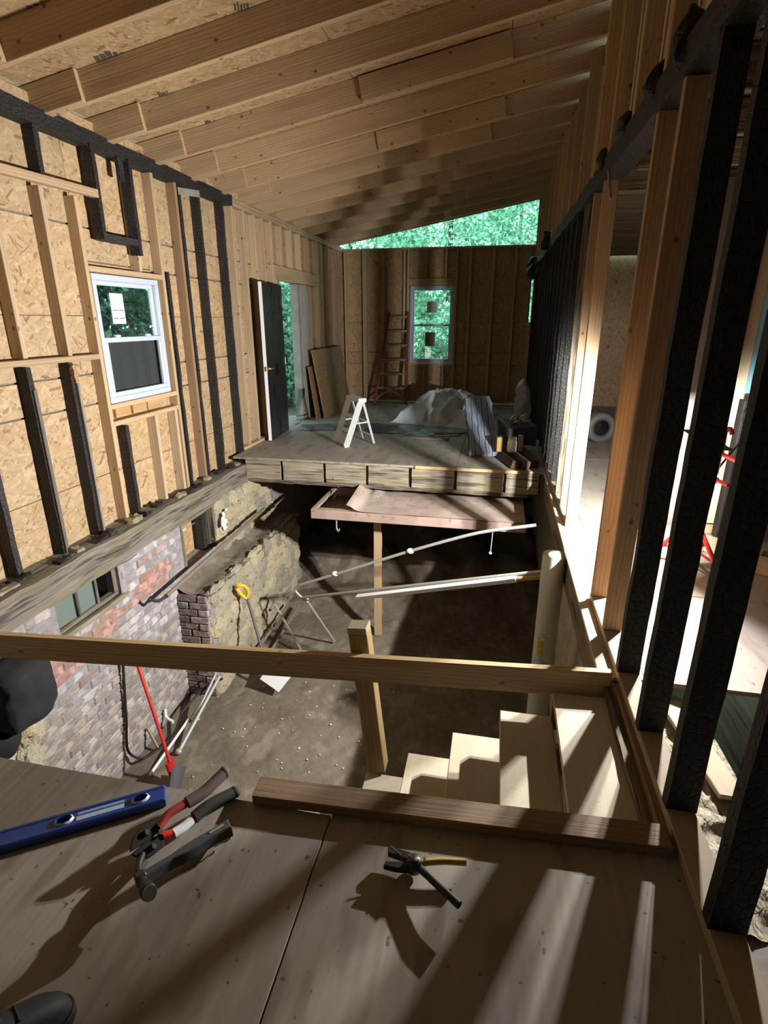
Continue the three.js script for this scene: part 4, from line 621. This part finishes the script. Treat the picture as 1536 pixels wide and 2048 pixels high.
// ---------------------------------------------------------------- the far platform
{
  const t = thing('step_ladder', 'small white folding step ladder standing on the far platform', 'step ladder', [-1.70, 0, -6.82], 0.0);
  // front rails (left in the picture) carry the steps, thin rear legs go right
  const w = 0.36, top = 0.57;
  const Pt = (a, y, b) => [0.77 * a - 0.62 * b, y, -0.64 * a - 0.78 * b];   // a: across from front to rear legs, b: along the steps
  for (const b of [0, w]) { beamAB(t, 'front_rail', M.alum, Pt(-0.20, 0.01, b), Pt(0.015, top, b), 0.075, 0.02); beamAB(t, 'rear_leg', M.alum, Pt(0.20, 0.01, b), Pt(0.05, top - 0.02, b), 0.028, 0.016); beamAB(t, 'spreader', M.alum, Pt(-0.09, 0.29, b), Pt(0.125, 0.30, b), 0.02, 0.008); }
  beamAB(t, 'top_cap', M.alum, Pt(0.03, top + 0.01, -0.02), Pt(0.03, top + 0.01, w + 0.02), 0.11, 0.05).rotateY(0.7); for (const y of [0.19, 0.37]) { const a = -0.20 + 0.215 * y / top; beamAB(t, 'step', M.alum, Pt(a, y, 0), Pt(a, y, w), 0.08, 0.03).rotateY(0.7); }
  for (const y of [0.12, 0.3]) beamAB(t, 'rear_brace', M.alum, Pt(0.20 - 0.15 * y / top, y, 0), Pt(0.20 - 0.15 * y / top, y, w), 0.02, 0.008); 
  for (const b of [0, w]) mesh(t, 'foot', new THREE.BoxGeometry(0.06, 0.02, 0.03), M.alum, Pt(-0.2, 0.01, b), [0, 0.7, 0]);
}
{
  const t = thing('extension_ladder', 'dark red fibreglass ladder leaning on the far wall beside the window', 'ladder');
  const L = [-2.30, 0.02, -10.42], R = [-1.70, 0.02, -10.42], LT = [-2.12, 1.68, -10.93], RT = [-1.76, 1.68, -10.93], m = sm({ color: 0x6e2a1e, roughness: 0.5 });
  const mid = (a, b, k) => a.map((x, i) => mix(x, b[i], k)); beamAB(t, 'rail', m, L, LT, 0.05, 0.03); beamAB(t, 'rail', m, R, RT, 0.05, 0.03);
  for (let k = 1; k <= 6; k++) beamAB(t, 'rung', M.copper, mid(L, LT, 0.02 + k * 0.155), mid(R, RT, 0.02 + k * 0.155), 0.04, 0.03);
  tube(t, 'foot_brace', M.copper, [mid(L, LT, 0.04), mid(L, R, 0.22).map((v, i) => (i === 1 ? 0.2 : v)), mid(L, R, 0.5).map((v, i) => (i === 1 ? 0.26 : v)), mid(L, R, 0.78).map((v, i) => (i === 1 ? 0.2 : v)), mid(R, RT, 0.04)], 0.018);
}
{
  const s1 = board(scene, 'osb_panel', M.osb, [0.014, 1.12, 1.7], [-2.86, 0.53, -9.55], { rot: [0, 0, 0.17], tint: [0.72, 0.66, 0.58], grain: 2 }); tag(s1, 'strand board sheet leaning against the left wall past the door', 'panel');
  const s2 = board(scene, 'osb_panel', M.osb, [0.014, 0.86, 1.5], [-2.93, 0.41, -9.35], { rot: [0, 0, 0.13], tint: [0.55, 0.42, 0.35], grain: 2 }); tag(s2, 'darker strand board offcut tucked behind the leaning sheet', 'panel');
}
{ // tarpaulin over a heap
  const g = new THREE.PlaneGeometry(1.35, 1.7, 70, 80); g.rotateX(-Math.PI / 2); const p = g.attributes.position;
  for (let i = 0; i < p.count; i++) { const x = p.getX(i), z = p.getZ(i), r = Math.max(Math.abs(x / 0.66), Math.abs(z / 0.83)); let y = 0.34 * (1 - sstep(0.25, 1.02, r)) + 0.22 * (0.45 - Math.abs(noise3(x * 2.6 + z * 1.2, 4, z * 2.0))) + 0.10 * (0.4 - Math.abs(noise3(x * 6, 2, z * 5))); y *= sstep(1.04, 0.82, r); p.setY(i, y + 0.006); p.setX(i, x + 0.05 * noise3(x * 4, 9, z * 4)); p.setZ(i, z + 0.05 * noise3(x * 4, 19, z * 4)); }
  g.computeVertexNormals(); const o = mesh(scene, 'tarpaulin', g, new THREE.MeshPhysicalMaterial({ color: 0xb9c0c4, roughness: 0.38, side: THREE.DoubleSide }), [-0.80, 0, -9.2], [0, -0.25, 0]); tag(o, 'crumpled grey tarpaulin heaped on the far platform', 'tarpaulin');
}
{ // striped mattress leaning on the heap
  const f = (u) => { const k = (u * 5) % 1; return k < 0.16 ? [0.20, 0.23, 0.30] : k > 0.55 && k < 0.62 ? [0.34, 0.38, 0.44] : [0.52, 0.56, 0.62]; };
  const m = sm({ map: dataTex(256, 64, (u) => f(u), [1, 1]), roughness: 0.85 });
  const g = new THREE.BoxGeometry(0.34, 0.05, 1.25, 10, 2, 24); const n = g.attributes.position, uv = g.attributes.uv; for (let i = 0; i < n.count; i++) uv.setXY(i, (n.getX(i) + 0.17) / 0.34, n.getZ(i)); warpGeo(g, 0.02, 5, 4);
  const o = mesh(scene, 'striped_cushion', g, m, [-0.19, 0.29, -7.05], [0.42, 0.12, 0.04]); tag(o, 'blue and grey striped cushion slab leaning on the tarpaulin heap', 'cushion');
}
{ // odds and ends at the platform's right end
  const b1 = thing('timber_stack', 'dark stacked timbers lying along the right end of the platform', 'timber'); for (const [A, B] of [[[0.02, 0.05, -6.7], [0.24, 0.05, -5.98]], [[0.04, 0.05, -7.2], [0.36, 0.05, -6.0]], [[0.18, 0.05, -7.4], [0.455, 0.05, -6.1]]]) beamAB(b1, 'beam', M.oldwood, A, B, 0.08, 0.09, { tint: [0.36, 0.28, 0.24] });
  const t = thing('paint_jar', 'pale jar with a lid on the timbers at the platform end', 'jar', [0.20, 0.10, -6.40]); lathe(t, 'body', M.alum, [[0, 0], [0.05, 0], [0.055, 0.02], [0.055, 0.12], [0.045, 0.14]], 20); lathe(t, 'lid', M.primer, [[0.048, 0.138], [0.05, 0.17], [0, 0.172]], 20);
  const c = thing('tin_can', 'tall yellowish tin beside the pale jar', 'tin', [0.06, 0.10, -6.42]); lathe(c, 'body', sm({ color: 0xb59b62, roughness: 0.4 }), [[0, 0], [0.036, 0], [0.036, 0.16], [0.03, 0.165]], 18); lathe(c, 'rim', M.steel, [[0.03, 0.163], [0.037, 0.163], [0.037, 0.17], [0, 0.17]], 18);
  const c2 = thing('tin_can', 'narrow pinkish tin on the other side of the jar', 'tin', [0.30, 0.10, -6.50]); lathe(c2, 'body', sm({ color: 0x9a6a5c, roughness: 0.4 }), [[0, 0], [0.03, 0], [0.03, 0.17], [0.026, 0.175]], 18); lathe(c2, 'rim', M.steel, [[0.026, 0.173], [0.031, 0.173], [0.031, 0.18], [0, 0.18]], 18);
  const d = rough(scene, 'debris_board', M.char, [0.36, 0.22, 0.5], [0.26, 0.235, -6.95], { amp: 0.02, freq: 5, rot: [0.05, 0.2, 0.03], tint: [1.4, 1.2, 1.15] }); tag(d, 'dark charred box lying over the stacked timbers', 'debris');
  for (const [x, y, z] of [[0.22, 0.38, -6.9], [0.33, 0.38, -6.95]]) { const q = thing('metal_fitting', 'shiny metal fitting on the charred box', 'fitting', [x, y, z], 0.4, 'fittings on the charred box'); mesh(q, 'ring', new THREE.TorusGeometry(0.045, 0.016, 10, 20), M.galv, [0, 0.03, 0], [0.6, 0.3, 0]); rod(q, 'stem', M.galv, [0, -0.02, 0], [0.02, 0.0, 0.06], 0.014); }
  const g = new THREE.SphereGeometry(0.2, 24, 30); g.scale(0.5, 1.9, 1); warpGeo(g, 0.07, 4, 7); const w = mesh(scene, 'plastic_sack', g, sm({ color: 0x8d9094, roughness: 0.4 }), [0.37, 0.36, -8.3]); tag(w, 'pale plastic sack standing against the right studs', 'sack');
}
{ // clear plastic film and dust sheets on the platform
  const film = (name, label, w, d, at, ry, color, s) => { const g = new THREE.PlaneGeometry(w, d, 40, 30); g.rotateX(-Math.PI / 2); const p = g.attributes.position; for (let i = 0; i < p.count; i++) { const x = p.getX(i), z = p.getZ(i); p.setY(i, 0.006 + 0.035 * Math.max(0, noise3(x * 5 + s, s, z * 6)) + 0.012 * Math.max(0, noise3(x * 15, s, z * 15))); const e = 1 + 0.15 * noise3(Math.atan2(z, x) * 2, s, 1); p.setX(i, x * e); p.setZ(i, z * e); } g.computeVertexNormals(); const o = mesh(scene, name, g, new THREE.MeshStandardMaterial({ color, roughness: 0.35, side: THREE.DoubleSide }), at, [0, ry, 0]); tag(o, label, 'sheet'); };
  film('plastic_film', 'dark crumpled plastic film on the floor by the doorway', 0.9, 0.5, [-2.45, 0, -7.95], 0.2, 0x5a5d61, 3); film('plastic_film', 'dark plastic film spread behind the step ladder', 1.1, 0.7, [-1.35, 0, -8.0], -0.1, 0x46494e, 8); film('roofing_felt', 'dark felt scrap lying in front of the tarpaulin', 0.7, 0.35, [-0.85, 0, -7.75], 0.3, 0x3b3836, 15); 
  const s = board(scene, 'scrap_board', M.greyboard, [0.62, 0.025, 0.10], [-0.92, 0.013, -7.42], { rot: [0, -0.12, 0], tint: [0.6, 0.55, 0.52] }); tag(s, 'short grey scrap board on the platform floor', 'board'); const s2 = board(scene, 'scrap_board', M.oldwood, [0.5, 0.02, 0.13], [-0.62, 0.012, -7.86], { rot: [0, 0.35, 0], tint: [1.3, 1.25, 1.2] }); tag(s2, 'pale scrap board beside the dark felt', 'board');
}

// ---------------------------------------------------------------- work light in the side room
{
  const t = thing('work_light', 'red tripod work light with two glowing flood heads in the side room', 'work light');
  const hub = [1.30, 0.34, -3.66];
  for (const f of [[1.43, 0.012, -3.37], [1.08, 0.012, -3.74], [1.52, 0.012, -4.02]]) { rod(t, 'leg', M.red, hub, f, 0.014); rod(t, 'leg_brace', M.red, [1.30, 0.14, -3.66], f.map((v, i) => mix(v, hub[i], 0.3)), 0.008); mesh(t, 'rubber_foot', new THREE.SphereGeometry(0.02, 12, 8), M.black, f); }
  rod(t, 'column', M.redDark, [1.30, 0.10, -3.66], [1.265, 0.80, -3.40], 0.016); rod(t, 'crossbar', M.red, [1.255, 0.82, -3.56], [1.29, 0.82, -3.20], 0.012);
  tube(t, 'carry_handle', M.redDark, [[1.27, 0.82, -3.38], [1.25, 0.88, -3.33], [1.245, 0.96, -3.32], [1.255, 0.98, -3.30], [1.27, 0.95, -3.29]], 0.012);
  mesh(t, 'knob', new THREE.CylinderGeometry(0.02, 0.02, 0.04, 10), M.black, [1.285, 0.65, -3.46], [0, 0, 1.2]); rod(t, 'knob_arm', M.red, [1.27, 0.66, -3.46], [1.33, 0.645, -3.36], 0.011); slab(t, 'warning_label', M.white, 1.255, 1.275, 0.70, 0.80, -3.385, -3.375);
  for (const h of LAMP_HEADS) { const n = new THREE.Group(); n.name = 'flood_head'; t.add(n); n.position.set(...h.at); n.lookAt(V3(h.at).add(V3(h.aim))); n.scale.setScalar(0.5);
    const d = 0.06, glow = new THREE.MeshStandardMaterial({ color: 0xffffff, emissive: new THREE.Color(1, 0.95, 0.86), emissiveIntensity: 6 });
    slab(n, 'housing', M.redDark, -0.085, 0.085, -0.06, 0.06, -d, -0.006); for (const y of [-0.045, 0.045]) slab(n, 'bezel', M.black, -0.09, 0.09, y - 0.008, y + 0.008, -0.006, 0.012);
    for (const k of [-1, 1]) mesh(n, 'lens_facet', new THREE.BoxGeometry(0.075, LAMP_H * 2, 0.006), glow, [k * 0.036, 0, 0.004], [0, k * 0.3, 0]);  // lens split to match the added light-spreading facets
    rod(n, 'bracket', M.red, [0, -0.02, -d], [0, -0.1, -0.1], 0.01); }
  slab(t, 'hood', M.black, 1.146, 1.24, 0.889, 0.895, -3.72, -3.15); slab(t, 'hood_bracket', M.redDark, 1.225, 1.25, 0.80, 0.889, -3.445, -3.43);  // unseen hood plate, sized to cut lamp light off ceiling and stud tops
  tube(t, 'power_cord', M.black, [[1.27, 0.70, -3.42], [1.40, 0.78, -3.6], [1.62, 0.85, -3.95], [1.74, 0.98, -4.04], [1.70, 1.05, -4.05], [1.58, 0.97, -4.0], [1.62, 0.80, -4.02], [1.72, 0.3, -4.05], [1.6, 0.01, -4.0]], 0.006, 80);
  for (let i = 0; i < 3; i++) { const p = board(scene, 'loose_plank', M.ply, [0.5, 0.03, 0.13], [1.66, 0.016, -4.08 + i * 0.19], { rot: [0, -0.62, 0], tint: [0.95, 0.9, 0.82] }); p.position.x += 0.02 * i; tag(p, ['pale plank on the side room floor, nearest the partition', 'pale plank between two others on the side room floor', 'pale plank on the side room floor, next to the work light'][i], 'plank', undefined); }
  const k = thing('tool_case', 'tall black case standing against the tan partition', 'case', [1.72, 0, -4.26]); slab(k, 'body', M.black, -0.06, 0.08, 0, 1.02, -0.05, 0.05); for (const y of [0.80, 0.92]) slab(k, 'latch', M.rubber, -0.04, 0.06, y, y + 0.05, 0.05, 0.058); slab(k, 'handle', M.rubber, -0.01, 0.03, 1.02, 1.05, -0.03, 0.03);
  const r = thing('duct_roll', 'white roll of flexible duct in the side room, its shade put into a grey colour', 'duct', [1.34, 0.2, -7.7], 0.3); lathe(r, 'outer', sm({ color: 0x5c5c5c, roughness: 0.6 }), [[0.1, -0.12], [0.18, -0.12], [0.2, -0.06], [0.2, 0.06], [0.18, 0.12], [0.1, 0.12], [0.1, -0.12]], 28, [0, 0, 0], [Math.PI / 2, 0, 0]); lathe(r, 'core', M.black, [[0.098, -0.11], [0.098, 0.11]], 24, [0, 0, 0], [Math.PI / 2, 0, 0]);  // white roll coloured grey to stand for the shade it lies in
}

// ---------------------------------------------------------------- outdoors
{
  const ground = new THREE.PlaneGeometry(80, 80, 60, 60); ground.rotateX(-Math.PI / 2); const p = ground.attributes.position; for (let i = 0; i < p.count; i++) { const x = p.getX(i), z = p.getZ(i); p.setY(i, 0.2 * noise3(x * 0.3, 1, z * 0.3)); }
  const hole = []; { const q = ground.toNonIndexed(), a = q.attributes.position; for (let i = 0; i < a.count; i += 3) { const cx = (a.getX(i) + a.getX(i + 1) + a.getX(i + 2)) / 3, cz = (a.getZ(i) + a.getZ(i + 1) + a.getZ(i + 2)) / 3; if (cx > -4.4 && cx < 4 && cz - 8 > -12.4 && cz - 8 < 4) continue; for (let k = 0; k < 3; k++) hole.push(a.getX(i + k), a.getY(i + k), a.getZ(i + k)); } }
  const g = new THREE.BufferGeometry(); g.setAttribute('position', new THREE.Float32BufferAttribute(hole, 3)); g.computeVertexNormals(); boxUV(g, 0); const o = mesh(scene, 'ground', g, sm({ color: 0x3b4430, roughness: 0.95 }), [0, -0.45, -8]); o.userData = { kind: 'structure', label: 'grassy ground outside the house', category: 'ground' };
  const step = slab(scene, 'porch_slab', M.mortar, -4.6, -3.22, -0.3, -0.05, -7.3, -9.2); tag(step, 'grey concrete porch slab outside the open door', 'slab');
  const leafM = new THREE.MeshPhysicalMaterial({ color: new THREE.Color().setRGB(0.25, 0.56, 0.38), roughness: 0.85, transmission: 0.3, thickness: 0, side: THREE.DoubleSide, vertexColors: true }), bark = sm({ color: 0x4a3f35, roughness: 0.9 });
  function tree(name, label, group, x, z, base, h, rx, ry, n, size, dark) {
    const t = thing(name, label, 'tree', [x, base, z], rnd() * 6, group); rod(t, 'trunk', bark, [0, 0, 0], [0, h - ry * 0.3, 0], 0.13, 0.05, 8);
    const pos = [], nor = [], col = [], v = new THREE.Vector3(), a = new THREE.Vector3(), b = new THREE.Vector3();
    for (let i = 0; i < n; i++) { const u = rnd() * 2 - 1, th = rnd() * 6.283, r = Math.cbrt(rr(0.25, 1)) * (0.82 + 0.3 * noise3(u * 3, th, x)); const c = [rx * r * Math.sqrt(1 - u * u) * Math.cos(th), h - ry + ry * r * u, rx * r * Math.sqrt(1 - u * u) * Math.sin(th)];
      v.set(rr(-1, 1), rr(-0.2, 1.4), rr(-1, 1)).normalize(); a.set(rr(-1, 1), rr(-1, 1), rr(-1, 1)).cross(v).normalize(); b.crossVectors(v, a); const s = size * rr(0.6, 1.3), k = rr(0.55, 1.35) * dark, y = rr(0.8, 1.5);
      const q = [[-1, 0], [0, -0.5], [1, 0], [-1, 0], [1, 0], [0, 0.5]]; for (const [e, f] of q) { pos.push(c[0] + (a.x * e + b.x * f) * s, c[1] + (a.y * e + b.y * f) * s, c[2] + (a.z * e + b.z * f) * s); nor.push(v.x, v.y, v.z); col.push(k * y, k, k * rr(0.9, 1.1)); } }
    const lg = new THREE.BufferGeometry(); lg.setAttribute('position', new THREE.Float32BufferAttribute(pos, 3)); lg.setAttribute('normal', new THREE.Float32BufferAttribute(nor, 3)); lg.setAttribute('color', new THREE.Float32BufferAttribute(col, 3)); mesh(t, 'crown', lg, leafM);
  }
  for (const [x, z, h, rx, ry] of [[-5.5, -21, 8.5, 3.2, 4.2], [-1.8, -19.5, 8, 2.9, 4], [1.8, -21, 9.5, 3.2, 4.7], [5, -20, 9, 3.4, 4.4], [-9, -19, 8.5, 3.4, 4.2], [-3.5, -26, 12, 4, 6], [0.5, -27, 13, 4, 6.4], [4.2, -26.5, 13, 4, 6.4]]) tree('leafy_tree', 'tall bright green tree seen beyond the far wall', 'trees beyond the far wall', x, z, -0.4, h, rx, ry, 17000, 0.085, 1.0);
  for (const [x, z] of [[-3.0, -15.2], [-1.0, -15.8], [1.0, -15.4]]) tree('leafy_bush', 'bright green bush outside the far window', 'bushes outside the far window', x, z, -0.4, 2.6, 1.2, 1.35, 5000, 0.07, 0.9);
  for (const [x, z] of [[-4.9, -12.6], [-5.7, -14.6], [-6.7, -17]]) tree('door_bush', 'green bush outside the open doorway', 'bushes outside the doorway', x, z, -0.4, 3.2, 1.1, 1.7, 6000, 0.07, 0.75);
  for (const [x, z] of [[-5.4, -2.6], [-5.2, -4.3], [-5.5, -5.9]]) tree('hedge_bush', 'dark hedge bush close outside the left window', 'hedge outside the left window', x, z, -0.4, 2.7, 1.0, 1.4, 4500, 0.06, 0.4);  // deep shade on this side put into darker leaf colour
  for (const [x, z, h] of [[-6.6, -3.0, 6.5], [-6.2, -5.6, 6.2], [-6.8, -8.0, 6.5], [-6.4, -10.8, 6.5], [-7.0, -13.5, 7]]) tree('shade_tree', 'dense dark green tree close outside the left wall', 'trees outside the left wall', x, z, -0.4, h, 1.7, 3.3, 12000, 0.085, 0.45);  // leaf colour darkened here too, for the deep shade
}
renderer.render(scene, camera);
